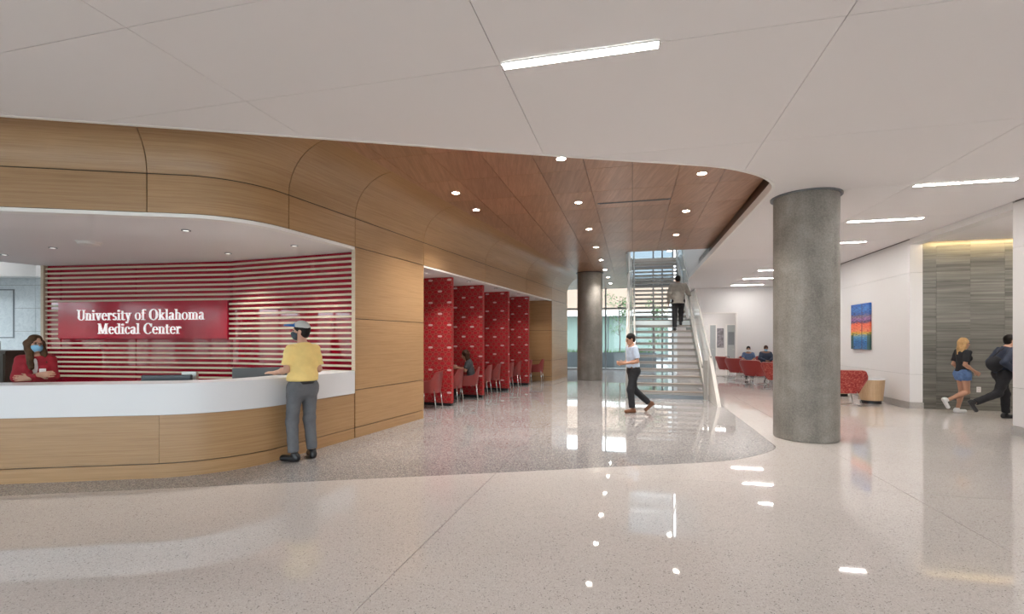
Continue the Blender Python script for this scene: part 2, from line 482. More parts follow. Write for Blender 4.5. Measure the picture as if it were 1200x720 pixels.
def uvbox(name, mat, parent, x0, x1, y0, y1, z0, z1, fn):
    """box whose faces carry uv = (horizontal run, height)"""
    P = [(x, y, z) for z in (z0, z1) for (x, y) in ((x0, y0), (x1, y0), (x1, y1), (x0, y1))]
    F = [(3, 2, 1, 0), (4, 5, 6, 7), (0, 1, 5, 4), (1, 2, 6, 5), (2, 3, 7, 6), (3, 0, 4, 7)]
    UV = [[(P[i][0] + P[i][1], P[i][2] + (P[i][1] if k < 2 else 0)) for i in f] for k, f in enumerate(F)]
    return obj(name, [fn(*p) for p in P], F, mat, parent, False, UV)

BAND = fillet_path(5.561, .162, .62, 13.45)
DESK = fillet_path(5.41, .154, .80, -.02)
BL = seglen(BAND); DL = seglen(DESK)
def u_of(path, L, test):
    for i in range(1, len(path)):
        a, b = test(path[i - 1]), test(path[i])
        if a * b <= 0 and a != b: return L[i - 1] + (L[i] - L[i - 1]) * a / (a - b)
    return None
U172 = u_of(BAND, BL, lambda p: p.x + 4.205)
def u_s(s): return BL[-1] - (13.45 - s)
BREAKS = [0.0, U172 - 3.3, U172, u_s(-1.33), u_s(0), u_s(2.06), u_s(5.06), u_s(8.25), u_s(11.13), BL[-1]]

# white ceiling edge / floor inlay edge: both follow the same sweep
EDGE = [(-13.5, 3.40), (-5.18, 4.885), (-2.1, 5.448), (.526, 5.956), (1.5, 6.12), (2.1, 6.215), (2.675, 6.32), (3.02, 6.45), (3.418, 6.67), (3.68, 6.90), (3.84, 7.10), (3.95, 7.36)]
def smooth_poly(pts, it=2, keep=3):
    for _ in range(it):
        out = pts[:keep]
        for i in range(keep - 1, len(pts) - 1):
            a, b = pts[i], pts[i + 1]
            out += [(a[0] * .75 + b[0] * .25, a[1] * .75 + b[1] * .25), (a[0] * .25 + b[0] * .75, a[1] * .25 + b[1] * .75)]
        out.append(pts[-1]); pts = out
    return pts
EDGE_B = to_ba((3.95, 7.36))[0]
EDGE_S = smooth_poly(EDGE + [AB(EDGE_B, 9.0)[:2]])
FEDGE = smooth_poly([(-13.5, 3.42), (-5.106, 4.816), (-2.4, 5.28), (.408, 5.77), (1.6, 5.99), (2.3, 6.10), (2.778, 6.21), (3.237, 6.45), (3.62, 6.75), (3.83, 6.98), (3.90, 7.20), (3.98, 7.55), AB(2.05, 9.0)[:2]])
B_R = 6.07            # right wall line
RIGHT_BACK = AB(B_R, -6.73)[:2]

# ================================================================== SETTING
# ---- floor
floor = structure('floor', 'polished terrazzo floor of the lobby')
MB().prism([(-14, -8.5), (5, -8.5), AB(15, -2)[:2], AB(15, 27)[:2], AB(-9, 27)[:2], (-14, 22)], -.25, -.012).build('floor_base', M['joint_light'], floor)
light_poly = FEDGE + [AB(2.05, 24.9)[:2], AB(14.5, 24.9)[:2], AB(14.5, 8)[:2], AB(B_R + .4, 8)[:2], AB(B_R + .4, -6.8)[:2], (-13.5, -8)]
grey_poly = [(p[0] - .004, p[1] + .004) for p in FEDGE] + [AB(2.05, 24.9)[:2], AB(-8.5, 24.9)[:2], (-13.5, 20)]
FB = [-30, -18.55, -14.3, -10.05, -5.8, -1.55, 2.70, 6.95, 11.2, 30]; FA = [-30, -2.76, 1.49, 5.74, 9.99, 14.24, 18.49, 22.74, 40]
grid_pieces(light_poly, FB, FA, .005, -.012, 0, 'terrazzo_slab', M['terrazzo'], floor)
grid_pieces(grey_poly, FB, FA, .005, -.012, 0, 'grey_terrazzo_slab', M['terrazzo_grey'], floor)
# corridor floor beyond the far opening
MB().box(2.0, 8, 24.95, 31, -.2, -.001, fAB).build('corridor_slab', M['terrazzo'], floor)

# ---- white ceiling
ceil = structure('ceiling', 'white panelled lobby ceiling')
white_poly = EDGE_S + [AB(EDGE_B, 22.85)[:2], AB(B_R - .01, 22.85)[:2], AB(B_R - .01, -6.73)[:2], (-13.5, -8)]
CB = [-30, -13.59, -11.08, -8.574, -6.067, -3.56, -1.053, 1.454, 3.961, 30]
CAA = [-30, -7.22, -5.01, -2.8, -.6, .5, 1.61, 2.72, 3.835, 6.045, 8.255, 10.465, 12.675, 14.885, 17.095, 19.305, 21.515, 40]
grid_pieces(white_poly, CB, CAA, .006, ZC, ZC + .03, 'panel', M['white'], ceil)
MB().prism(white_poly, ZC + .03, ZC + .08).build('backing', M['joint_light'], ceil)
# the edge of the white ceiling where it stops short of the wood
fas = [Vector(p) for p in EDGE_S + [AB(EDGE_B, 22.85)[:2]]]
sweep(fas, .1, seglen(fas)[-1] - .01, [(-.012, ZC - .006), (-.012, ZC + .13), (.03, ZC + .13), (.03, ZC - .006)], 'edge_trim', M['white_trim'], ceil)
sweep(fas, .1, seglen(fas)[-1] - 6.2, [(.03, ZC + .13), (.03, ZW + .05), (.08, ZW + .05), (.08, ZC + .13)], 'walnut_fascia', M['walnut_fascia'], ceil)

# ---- wood ceiling
wceil = structure('ceiling', 'walnut plank ceiling')
B0, A0, A1 = -.17, 14.62, 24.86           # stair opening
cove_off = .70
wood_poly = [p for p in EDGE_S if p[0] > -3.2] + [AB(EDGE_B + .02, A0)[:2], AB(B0, A0)[:2], AB(B0, 24.9)[:2], AB(-7, 24.9)[:2], WS(13.9, -3)[:2], WS(13.9, cove_off - .03)[:2], WS(-2.2, cove_off - .03)[:2]]
WB = [-9 + .0] + [round(-12 * .682 + .682 * i, 4) for i in range(1, 17)]
WA = [round(8.47 + 1.13 * i, 3) for i in range(-4, 16)]
grid_pieces(wood_poly, WB, WA, .007, ZW, ZW + .03, 'plank', M['walnut'], wceil)
0 and grid_pieces([AB(B0, A1)[:2], AB(EDGE_B, A1)[:2], AB(EDGE_B, 24.9)[:2], AB(B0, 24.9)[:2]], WB, [22.04, 23.16, 24.29, 25.0], .004, ZW, ZW + .03, 'plank', M['walnut'], wceil)
MB().prism(wood_poly, ZW + .03, ZW + .09).build('backing', M['joint'], wceil)
# slot diffuser
d = thing('air_slot', 'dark linear air slot in the walnut ceiling', 'air vent', AB(.02, 9.25, ZW - .008), TH_A)
MB().box(-.66, .66, -.03, .03, 0, .007).build('slot_frame', M['alu'], d)
MB().box(-.62, .62, -.012, .012, -.003, .002).build('slot_opening', M['black'], d)

# ---- floor above and stair opening
up = structure('wall_upper', 'upper storey around the stair opening')
MB().box(EDGE_B + .03, EDGE_B + .15, A0 - .2, 25.2, ZC + .08, 8.6, fAB).build('side_wall', M['white_wall'], up)
MB().box(B0 - 6, B0, A0, 24.9, ZW + .09, 5.12, fAB).build('left_slab', M['white_wall'], up)
MB().box(B0 - 6, EDGE_B + .03, A0 - 3, A0, ZW + .09, 5.12, fAB).build('front_slab', M['white_wall'], up)
MB().box(B0, 1.95, 22.06, 23.4, 4.98, 5.12, fAB).build('landing_slab', M['greige'], up)
MB().box(B0 - 6, EDGE_B + .15, A0 - 3.2, A0 - 3, 5.12, 8.6, fAB).build('front_wall', M['white_wall'], up)
MB().box(B0 - 6.2, B0 - 6, A0 - 3.2, 25.2, 5.12, 8.6, fAB).build('left_wall', M['white_wall'], up)
for b0, b1, a0, a1 in ((B0 - 6.2, B0 - 1.5, A0 - 3.2, 25.2), (EDGE_B - .1, EDGE_B + .15, A0 - 3.2, 25.2), (B0 - 1.5, EDGE_B - .1, A0 - 3.2, 15.2), (B0 - 1.5, EDGE_B - .1, 23.6, 25.2)):
    MB().box(b0, b1, a0, a1, 8.6, 8.8, fAB).build('upper_ceiling', M['white'], up)
for i in range(7): MB().box(B0 - 1.5, EDGE_B - .1, 15.2 + i * 1.4 - .04, 15.2 + i * 1.4 + .04, 8.6, 8.75, fAB).build('added_skylight_bar', M['alu'], up)  # skylight added above the stairs to bring daylight down the well
for i in range(6): MB().box(B0 - 1.5, EDGE_B - .1, 15.24 + i * 1.4, 16.56 + i * 1.4, 8.7, 8.72, fAB).build('added_skylight_pane', M['tint_glass'], up)
MB().box(B0 - .02, B0 + .03, A0, A1, ZW - .06, 5.12, fAB).build('opening_trim', M['greige'], up)

# ---- long oak wall with its cove and fascia band
wl = structure('wall_left', 'oak panelled wall with coved top running back to the windows')
g = .006
arc = [(cove_off * (1 - math.cos(t)), 3.484 + (ZW - 3.484) * math.sin(t)) for t in [PI / 2 * i / 12 for i in range(13)]]
prof_c = arc + [(arc[-1][0], ZW + .02)] + [(o - .02, z + .025) for o, z in arc[-2::-1]]
prof_c = [(o, z) for o, z in prof_c]
for i in range(len(BREAKS) - 1):
    u0, u1 = BREAKS[i] + (g if i else 0), BREAKS[i + 1] - g
    sweep(BAND, u0, u1, prof_c, 'cove_panel', M['oak'], wl, True, .5)
    sweep(BAND, u0, u1, [(0, 3.035), (0, 3.472), (-.025, 3.472), (-.025, 3.035)], 'panel', M['oak'], wl, True, .5)
sweep(BAND, 0, BL[-1], [(-.024, 3.0), (-.024, 4.3), (-.09, 4.3), (-.09, 3.0)], 'band_core', M['oak_dark'], wl)
prof_core = [(o - .022, z + .03) for o, z in arc] + [(o - .06, z + .06) for o, z in arc[::-1]]
sweep(BAND, 0, BL[-1], prof_core, 'cove_core', M['oak_dark'], wl)
# white lips under the band at the desk and at the booths
sweep(BAND, 0, u_s(-.01), [(0, 2.985), (0, 3.028), (-.13, 3.028), (-.13, 2.985)], 'white_lip', M['white_trim'], wl)
sweep(BAND, u_s(2.07), u_s(11.12), [(0, 2.99), (0, 3.028), (-.10, 3.028), (-.10, 2.99)], 'white_lip', M['white_trim'], wl)
TIERS = [(0, .155), (.168, .755), (.766, 1.885), (1.896, 3.022)]
def tiers(x0, x1, y0, y1, fn, parent):
    for z0, z1 in TIERS: uvbox('panel', M['oak'], parent, x0, x1, y0, y1, z0, z1, fn)
tiers(.006, 2.055, -.025, 0, fW, wl)
tiers(11.14, 13.45, -.025, 0, fW, wl)
MB().box(.34, 2.05, -.30, -.026, 0, 3.03, fW).build('core', M['oak_dark'], wl)
MB().box(.004, .34, -.06, -.026, 0, 3.03, fW).build('core', M['oak_dark'], wl)
tiers(2.03, 2.055, -.32, -.026, fW, wl)
MB().box(11.17, 13.42, -2.4, -.026, 0, 4.2, fW).build('core', M['oak_dark'], wl)
tiers(11.13, 11.16, -2.35, -.03, fW, wl)          # end wall of the booth bay
tiers(13.43, 13.455, -2.4, -.03, fW, wl)
MB().box(-.010, .004, -.06, .0, 1.07, 2.99, fW).build('edge_post', M['slat'], wl)
# booth recess
rec = structure('wall_booth', 'white painted recess behind the study booths')
MB().box(2.03, 11.2, -2.5, -2.36, 0, 3.1, fW).build('back_wall', M['white_wall'], rec)
MB().box(1.9, 2.03, -2.36, -.30, 0, 3.1, fW).build('side_wall', M['white_wall'], rec)
bc = structure('ceiling', 'white soffit over the study booths')
MB().box(2.0, 11.15, -2.4, -.1, ZS, ZS + .06, fW).build('soffit', M['white'], bc)

# ---- reception soffit
S0 = (-9.24, 9.565); S1 = (-5.26, 8.97); S2 = (-2.645, 8.007)
rs = structure('ceiling', 'white soffit over the reception desk')
inner = [p - n_ * .12 for p, n_ in zip(BAND, normals(BAND))]
inner = [(p.x, p.y) for p in inner if (p.x - W0[0]) * WD[0] + (p.y - W0[1]) * WD[1] < -.02 or p.x < -3.3]
soff = inner + [WS(0, -.13)[:2], (-2.60, 8.06), (-5.25, 9.02), (-9.26, 9.63), (-9.9, 8.6), (-13.0, 8.2)]
MB().prism(soff, ZS + .002, ZS + .05).build('soffit', M['white'], rs)

# ---- slatted red reception wall
sw = structure('wall_reception', 'red glass wall behind maple slats at the reception desk')
def seg_frame(P, Q):
    d_ = Vector((Q[0] - P[0], Q[1] - P[1])); L_ = d_.length; d_.normalize(); n_ = Vector((d_.y, -d_.x))
    def fn(u, o, z): return (P[0] + d_.x * u + n_.x * o, P[1] + d_.y * u + n_.y * o, z)
    return fn, L_
f1, L1 = seg_frame(S0, S1); f2, L2 = seg_frame(S1, S2)
for fn, L_ in ((f1, L1), (f2, L2)):
    MB().box(0, L_, -.16, -.045, 0, ZS + .02, fn).build('red_glass', M['red_glass'], sw)
sl_top = 2.955; pitch = .0917
for k in range(24):
    z = sl_top - k * pitch
    spans = [(f2, .004, L2 - .01)]
    if 1.56 < z < 2.30: spans.append((f1, .0, .31))
    else: spans.append((f1, .0, L1 - .004))
    for fn, a, b in spans:
        MB().box(a, b, -.030, .0, z - .0175, z + .0175, fn).build('slat', M['slat'], sw)
for fn, us in ((f1, (.012, .30, 2.0)), (f2, (.03, L2 - .03))):
    for u in us: MB().box(u - .008, u + .008, -.044, -.031, .7, 3.0, fn).build('slat_rail', M['red_glass'], sw)
MB().box(-.075, -.012, -.16, .03, 0, ZS + .02, f1).build('end_post', M['slat'], sw)

# ---- lobby left of the reception: grey tile wall, bulkhead
tw = structure('wall_tile', 'pale grey tiled wall left of the reception')
MB().box(-13.5, -9.0, 12.05, 12.3, 0, 4.2).build('core', M['joint_light'], tw)
for r_ in range(7):
    for c_ in range(4):
        x0 = -12.99 + c_ * 1.13 - 1.13 * (c_ == -1); z0 = .04 + r_ * .575
        if z0 + .57 > 4.2: continue
        MB().box(x0, x0 + 1.122, 12.03, 12.055, z0, z0 + .567).build('tile', M['grey_tile'], tw)
MB().box(-13.2, -12.42, 12.015, 12.035, 1.62, 2.78).build('access_panel', M['grey_tile'], tw)
MB().box(-13.23, -12.39, 12.02, 12.03, 1.59, 2.81).build('access_frame', M['alu'], tw)
MB().box(-13.5, -10.75, 10.9, 11.2, 2.99, 4.2).build('bulkhead', M['white_trim'], tw)
MB().box(-13.5, -8.8, 9.0, 12.3, 3.95, 4.0).build('upper_soffit', M['white'], tw)
MB().box(-9.2, -2.6, 12.05, 12.3, 0, 4.2).build('rear_wall', M['white_wall'], tw)

# ---- right wall
wr = structure('wall_right', 'white panelled wall on the right')
A_C, A_P = 12.745, 9.70                     # corridor opening edges
HT = [(.146, .768), (.774, 3.062), (3.068, ZC - .022)]
for z0, z1 in HT:
    for a0, a1 in ((A_C, 17.2), (17.206, 22.85)):
        MB().box(B_R, B_R + .25, a0, a1, z0, z1, fAB).build('panel', M['white_wall'], wr)
    for a0, a1 in ((-6.8, 1.6), (1.606, 5.6), (5.606, A_P)):
        MB().box(B_R, B_R + .25, a0, a1, z0, z1, fAB).build('panel', M['white_wall'], wr)
MB().box(B_R + .02, B_R + .24, A_C + .02, 22.9, 0, 4.2, fAB).build('core', M['joint_light'], wr)
MB().box(B_R + .02, B_R + .24, -6.8, A_P - .02, 0, 4.2, fAB).build('core', M['joint_light'], wr)
MB().box(B_R, B_R + .25, A_P + .002, A_C - .002, 3.70, ZC + .06, fAB).build('header', M['white_wall'], wr)
br = structure('baseboard_right', 'grey terrazzo baseboard along the right wall')
MB().box(B_R - .014, B_R + .264, A_C - .014, 22.85, 0, .14, fAB).build('baseboard', M['base_stone'], br)
MB().box(B_R - .014, B_R + .264, -6.8, A_P + .014, 0, .14, fAB).build('baseboard', M['base_stone'], br)
# corridor behind the opening
wc = structure('wall_corridor', 'striated grey stone wall in the side corridor')
MB().box(B_R + .25, 14.6, A_C + .03, A_C + .25, 0, 4.2, fAB).build('core', M['joint'], wc)
bx = [6.32, 6.577, 7.212, 7.838, 8.47, 9.10, 9.73, 10.36, 10.99]
for i in range(len(bx) - 1):
    zz = 0.0
    hs = [.30, .61, .61, .61, .61, .61, .61] if i % 2 == 0 else [.61] * 7
    for h_ in hs:
        z1 = min(zz + h_, 3.715)
        if z1 - zz > .05: MB().box(bx[i] + .0015, bx[i + 1] - .0015, A_C + random.uniform(-.002, .002), A_C + .03, zz + .0015, z1 - .0015, fAB).build('tile', M['stone'], wc)
        zz = z1
MB().box(B_R + .25, 14.6, A_P - .2, A_P, 0, 4.2, fAB).build('near_wall', M['white_wall'], wc)
MB().box(14.4, 14.6, A_P, A_C, 0, 4.2, fAB).build('end_wall', M['white_wall'], wc)
cc = structure('ceiling', 'corridor ceiling with a lit cove at the stone wall')
MB().box(B_R + .2, 14.5, A_P, A_C - .14, 3.72, 3.80, fAB).build('soffit', M['white'], cc)
MB().box(B_R + .25, 14.5, A_C - .16, A_C + .02, 3.86, 3.92, fAB).build('cove_top', M['white'], cc)
MB().box(B_R + .3, 14.4, A_C - .14, A_C - .11, 3.80, 3.83, fAB).build('cove_strip', M['warm_strip'], cc)

# ---- far wall with its opening to another corridor
wf = structure('wall_far', 'white wall at the far end with a cased opening')
AF = 22.87
MB().box(1.95, 3.035, AF, AF + .2, 0, 4.2, fAB).build('panel', M['white_wall'], wf)
MB().box(4.42, B_R + .3, AF, AF + .2, 0, 4.2, fAB).build('panel', M['white_wall'], wf)
MB().box(3.035, 4.42, AF, AF + .2, 2.72, 4.2, fAB).build('panel', M['white_wall'], wf)
MB().box(4.40, 4.45, AF - .02, AF + .22, 0, 2.74, fAB).build('casing', M['white_trim'], wf)
MB().box(3.0, 4.45, AF - .02, AF + .22, 2.70, 2.745, fAB).build('casing', M['white_trim'], wf)
MB().box(1.95, 2.1, AF + .2, 28.5, 0, 4.2, fAB).build('corridor_side', M['white_wall'], wf)
MB().box(6.0, 6.15, AF + .2, 28.5, 0, 4.2, fAB).build('corridor_side', M['white_wall'], wf)
MB().box(1.95, 6.15, 28.3, 28.5, 0, 4.2, fAB).build('corridor_end', M['white_wall'], wf)
MB().box(1.95, 6.15, AF + .2, 28.5, 3.1, 3.2, fAB).build('corridor_ceiling', M['white'], wf)
def at_px(px, a): k = (px - 600) / 566; return (k * CA * a - SA * a) / (CA + k * SA)
GD = new_mat('grey_door_paint', (.36, .38, .39), .45)
def door(n, b0, b1, label, sign=False):
    d_ = structure('door_%d' % n, label)
    MB().box(b0, b1, 28.25, 28.29, 0, 2.32, fAB).build('door_leaf', GD, d_)
    MB().box(b0 - .06, b0, 28.24, 28.3, 0, 2.38, fAB).build('door_frame', M['white_trim'], d_)
    MB().box(b1, b1 + .06, 28.24, 28.3, 0, 2.38, fAB).build('door_frame', M['white_trim'], d_)
    MB().box(b0 - .06, b1 + .06, 28.24, 28.3, 2.32, 2.38, fAB).build('door_frame', M['white_trim'], d_)
    MB().tube([AB(b1 - .08, 28.24, 1.0), AB(b1 - .08, 28.2, 1.0), AB(b1 - .2, 28.2, 1.0)], .012).build('door_handle', M['steel'], d_)
    if sign: MB().box((b0 + b1) / 2 - .18, (b0 + b1) / 2 + .12, 28.235, 28.25, 1.25, 1.95, fAB).build('notice_board', M['alu'], d_)
door(1, at_px(832, 28.3), at_px(838.5, 28.3), 'grey door at the end of the far corridor')
door(2, at_px(852, 28.3), at_px(862.5, 28.3), 'grey door with a notice in the far corridor', True)

# ---- curtain wall at the back (window_1) and the facades behind the viewpoint (window_2, window_3)
win = structure('window_1', 'glazed curtain wall behind the stairs')
AG = 25.0
mull = [-6.0, -3.64, -1.32, 1.004, 1.431, 1.93]
for b in mull: MB().box(b - .035, b + .035, AG - .07, AG + .07, 0, 8.6, fAB).build('mullion', M['alu'], win)
for z0, z1 in ((0, .07), (3.08, 3.16), (4.13, 4.26), (5.05, 5.2), (6.7, 6.76)):
    MB().box(-7, 1.95, AG - .06, AG + .06, z0, z1, fAB).build('transom', M['alu'], win)
for i in range(len(mull) - 1):
    for z0, z1 in ((.07, 3.08), (3.16, 4.13), (4.26, 5.05), (5.2, 6.7), (6.76, 8.6)):
        MB().box(mull[i] + .035, mull[i + 1] - .035, AG - .008, AG + .008, z0, z1, fAB).build('pane', M['glass'] if z0 < 4 else M['tint_glass'], win)
MB().box(-7, B0, AG - .05, AG + .05, 4.26, 5.05, fAB).build('spandrel', M['alu'], win)
MB().box(-7.2, -6.03, AG - .1, AG + .1, 0, 8.6, fAB).build('end_pier', M['white_wall'], win)
MB().box(-7.2, -7.0, 19.5, AG, 0, 4.3, fAB).build('side_wall', M['white_wall'], win)
w2 = structure('window_2', 'glazed facade on the left of the lobby')
w3 = structure('window_3', 'glazed facade behind the viewpoint')
def fL(u, o, z): return (-13.55 + o, -8 + u, z)
def fB(u, o, z): return (-13.5 + u, -8.05 + o, z)
for i in range(9):
    u0 = i * 2.2
    MB().box(u0, u0 + .7, -.12, .12, 0, 3.9, fL).build('pier', M['white_wall'], w2)
    MB().box(u0 + .7, u0 + 2.2, -.12, .12, 0, .75, fL).build('sill_wall', M['white_wall'], w2)
    MB().box(u0 + .7, u0 + 2.2, -.12, .12, 2.65, 3.9, fL).build('head_wall', M['white_wall'], w2)
    MB().box(u0 + 1.42, u0 + 1.48, -.05, .05, .75, 2.65, fL).build('mullion', M['alu'], w2)
    MB().box(u0 + .7, u0 + 2.2, -.05, .05, 1.55, 1.61, fL).build('transom', M['alu'], w2)
    MB().box(u0 + .7, u0 + 2.2, -.006, .006, .75, 2.65, fL).build('pane', M['glass'], w2)
MB().box(19.8, 20.2, -.12, .12, 0, 3.9, fL).build('pier', M['white_wall'], w2)
MB().box(-.3, 20.2, -.1, .1, 3.9, 4.3, fL).build('spandrel', M['white_wall'], w2)
for root, fn, Lg in ((w3, fB, 17.8),):
    n = int(Lg / 2.2); st = Lg / n
    for i in range(n + 1): MB().box(i * st - .04, i * st + .04, -.06, .06, 0, 3.9, fn).build('mullion', M['alu'], root)
    for z0, z1 in ((0, .1), (2.5, 2.57), (3.75, 3.9)): MB().box(0, Lg, -.05, .05, z0, z1, fn).build('transom', M['alu'], root)
    for i in range(n):
        for z0, z1 in ((.1, 2.5), (2.57, 3.75)): MB().box(i * st + .04, (i + 1) * st - .04, -.006, .006, z0, z1, fn).build('pane', M['glass'], root)
    MB().box(-.3, Lg + .3, -.1, .1, 3.9, 4.3, fn).build('spandrel', M['white_wall'], root)
def portal(name, loc, rot, sx, sy):
    l = bpy.data.lights.new(name, 'AREA'); l.shape = 'RECTANGLE'; l.size = sx; l.size_y = sy; l.cycles.is_portal = True
    o = bpy.data.objects.new(name, l); COL.objects.link(o); o.location = loc; o.rotation_euler = rot
portal('daylight_portal', (-13.65, 1.95, 1.95), (PI / 2, 0, -PI / 2), 19.9, 3.9)
portal('daylight_portal', (-4.6, -8.15, 1.95), (PI / 2, 0, 0 + PI), 17.8, 3.9)
portal('daylight_portal', AB(-2.5, 25.15, 4.2), (PI / 2, 0, TH_A), 9, 8.4)
# roof over everything so that only the windows let daylight in
rf = structure('roof', 'roof slab over the lobby')
MB().prism([(-13.7, -8.3), (4.6, -8.3), AB(B_R + .3, -6.6)[:2], AB(B_R + .3, A0 - 3.2)[:2], AB(B0 - 6.2, A0 - 3.2)[:2], (-13.7, 14)], 4.32, 4.5).build('roof_slab', M['joint_light'], rf)
MB().box(EDGE_B + .1, 15, 9, 28.6, 4.25, 4.4, fAB).build('roof_slab', M['joint_light'], rf)
MB().prism([(-13.7, 11), WS(0, -.2)[:2], WS(13.4, -.2)[:2], WS(13.4, -6)[:2], (-13.7, 24)], 4.3, 4.45).build('roof_slab', M['joint_light'], rf)
MB().box(-14, -7, 22, 22.2, 0, 4.4).build('rear_wall', M['joint_light'], rf)

# ================================================================== OUTSIDE
gr = structure('ground', 'paved court outside the windows')
PAV = new_mat('pale_paving', (.30, .295, .285), .8)
MB().box(-40, 60, 25.2, 70, -.4, -.12, fAB).build('paving', PAV, gr)
MB().box(-60, -13.8, -40, 40, -.4, -.12).build('paving', PAV, gr)
MB().box(-13.8, 30, -40, -8.4, -.4, -.12).build('paving', PAV, gr)
def stucco():
    m = new_mat('pink_stucco', (.52, .36, .27), .85); t = NT(m); n = t.noise(t.coord('Object'), 18, 4, .7)
    t.color(t.ramp(n, [(.35, (.30, .21, .16)), (.65, (.38, .275, .21))])); return m
ST = stucco()
bd = thing('neighbouring_building', 'pinkish stucco building with a white canopy across the court', 'building', AB(0, 40, -.12), TH_A)
MB().box(-30, 18, 0, 6, 4.0, 6.5).build('stucco_wall', ST, bd)
MB().box(-30.1, 18.1, -.1, 6.1, 6.5, 6.65).build('parapet', M['white_trim'], bd)
MB().box(-30, 18, .8, 6, 0, 4.0).build('storefront_wall', M['alu'], bd)
MB().box(-30, 18, -.5, 1, 3.55, 4.0).build('canopy', M['white_trim'], bd)
GG = new_mat('green_tinted_glass', (.20, .265, .235), .12)
for i in range(20):
    MB().box(-29.5 + i * 2.3, -29.5 + i * 2.3 + 2.2, .72, .8, .5, 3.5).build('window_pane', GG, bd)
bl = thing('facing_building', 'red brick building seen through the left facade', 'building', (-34, 0, -.12), 0)
def brickmat():
    m = new_mat('red_brick', (.3, .13, .09), .85); t = NT(m)
    b = t.n('ShaderNodeTexBrick'); b.inputs['Color1'].default_value = (.32, .14, .095, 1); b.inputs['Color2'].default_value = (.26, .11, .075, 1); b.inputs['Mortar'].default_value = (.42, .38, .34, 1)
    b.inputs['Scale'].default_value = 4; t.l(t.coord('Object', (1, 1, 1), (PI / 2, 0, PI / 2)), b.inputs['Vector']); t.color(b.outputs[0]); return m
MB().box(-6, 0, -30, 26, 0, 3.4).build('brick_wall', brickmat(), bl)
MB().box(-6.1, .15, -30.1, 26.1, 3.4, 3.6).build('parapet', M['white_trim'], bl)
PLM = new_mat('blue_grey_planter', (.20, .225, .25), .6)
def planter(b, w, lab):
    p_ = thing('planter', lab, 'planter', AB(b, 27.6, -.12), TH_A)
    o = MB(); o.box(-w / 2, w / 2, -.5, -.44, 0, .95).box(-w / 2, w / 2, .44, .5, 0, .95).box(-w / 2, -w / 2 + .06, -.44, .44, 0, .95).box(w / 2 - .06, w / 2, -.44, .44, 0, .95); o.build('planter_wall', PLM, p_)
    MB().box(-w / 2 + .06, w / 2 - .06, -.44, .44, 0, .86).build('soil', M['joint'], p_)
    rnd = random.Random(int(b * 10)); gb = MB()
    for k in range(260):
        x, y = rnd.uniform(-w / 2 + .1, w / 2 - .1), rnd.uniform(-.4, .4); h_ = rnd.uniform(.12, .34); a = rnd.uniform(0, 6.28); dx, dy = math.cos(a) * .02, math.sin(a) * .02; lx, ly = rnd.uniform(-.1, .1), rnd.uniform(-.1, .1)
        gb.add([(x - dx, y - dy, .85), (x + dx, y + dy, .85), (x + lx, y + ly, .85 + h_)], [(0, 1, 2)])
    tag(gb.build('grass', new_mat('planter_grass', (.10, .20, .05), .7), p_), kind='stuff')
planter(-3.6, 2.6, 'long blue grey planter with grass outside the left glass bay')
planter(-.2, 2.9, 'long blue grey planter under the slender trees by the stairs')
LEAF = new_mat('tree_leaf', (.10, .20, .07), .6); BARK = new_mat('tree_bark', (.12, .09, .07), .8)
def tree(b, a, h_, lab, seed):
    rnd = random.Random(seed)
    t = thing('young_tree', lab, 'tree', AB(b, a, -.12), 0, None)
    tr = MB(); tips = []
    tr.tube([(0, 0, 0), (.05, 0, h_ * .4), (.0, .05, h_ * .75), (.05, 0, h_)], [.05, .04, .025, .01], 6)
    for k in range(16):
        z = h_ * rnd.uniform(.3, .95); an = rnd.uniform(0, 6.28); L_ = rnd.uniform(.4, .9); e = (math.cos(an) * L_, math.sin(an) * L_, z + L_ * rnd.uniform(.5, 1))
        tr.tube([(0, 0, z), (e[0] * .5, e[1] * .5, z + (e[2] - z) * .4), e], [.018, .012, .005], 5); tips.append((z, e))
    tr.build('trunk', BARK, t, True)
    lf = MB()
    for z, e in tips:
        for k in range(42):
            q = rnd.random(); c = Vector((e[0] * (.35 + .7 * q), e[1] * (.35 + .7 * q), z + (e[2] - z) * (.35 + .7 * q))) + Vector((rnd.gauss(0, .13), rnd.gauss(0, .13), rnd.gauss(0, .13)))
            d1 = Vector((rnd.gauss(0, 1), rnd.gauss(0, 1), rnd.gauss(0, 1))).normalized() * .06; d2 = d1.cross(Vector((rnd.gauss(0, 1), rnd.gauss(0, 1), .3))).normalized() * .028
            lf.add([c - d1, c + d2, c + d1, c - d2], [(0, 1, 2, 3)])
    tag(lf.build('foliage', LEAF, t), kind='stuff')
tree(-.75, 29.0, 4.2, 'slender young tree just right of the mullion outside the glass', 3)
tree(1.25, 30.2, 4.0, 'slender young tree outside the glass, half behind the left edge of the stairs', 5)

# ================================================================== COLUMNS
def column(x, y, r, ztop, lab):
    t = thing('concrete_column', lab, 'column', (x, y, 0))
    MB().lathe([(r - .015, 0), (r - .004, .012), (r, .03), (r, ztop)], 72).build('shaft', M['concrete'], t, True, .6)
    return t
c1 = column(4.665, 7.673, .457, ZC + .005, 'large round bare concrete column standing on the cream floor, in front')
MB().lathe([(.459, ZC - .02), (.50, ZC - .02), (.50, ZC - .001), (.459, ZC - .001)], 72, cap=False).build('top_collar', M['alu'], c1, True, .6)
c2 = column(3.015, 18.72, .478, ZW + .005, 'round bare concrete column under the walnut ceiling, near the far windows')
MB().lathe([(.48, ZW - .02), (.53, ZW - .02), (.53, ZW - .001), (.48, ZW - .001)], 64, cap=False).build('top_collar', M['black'], c2, True, .6)

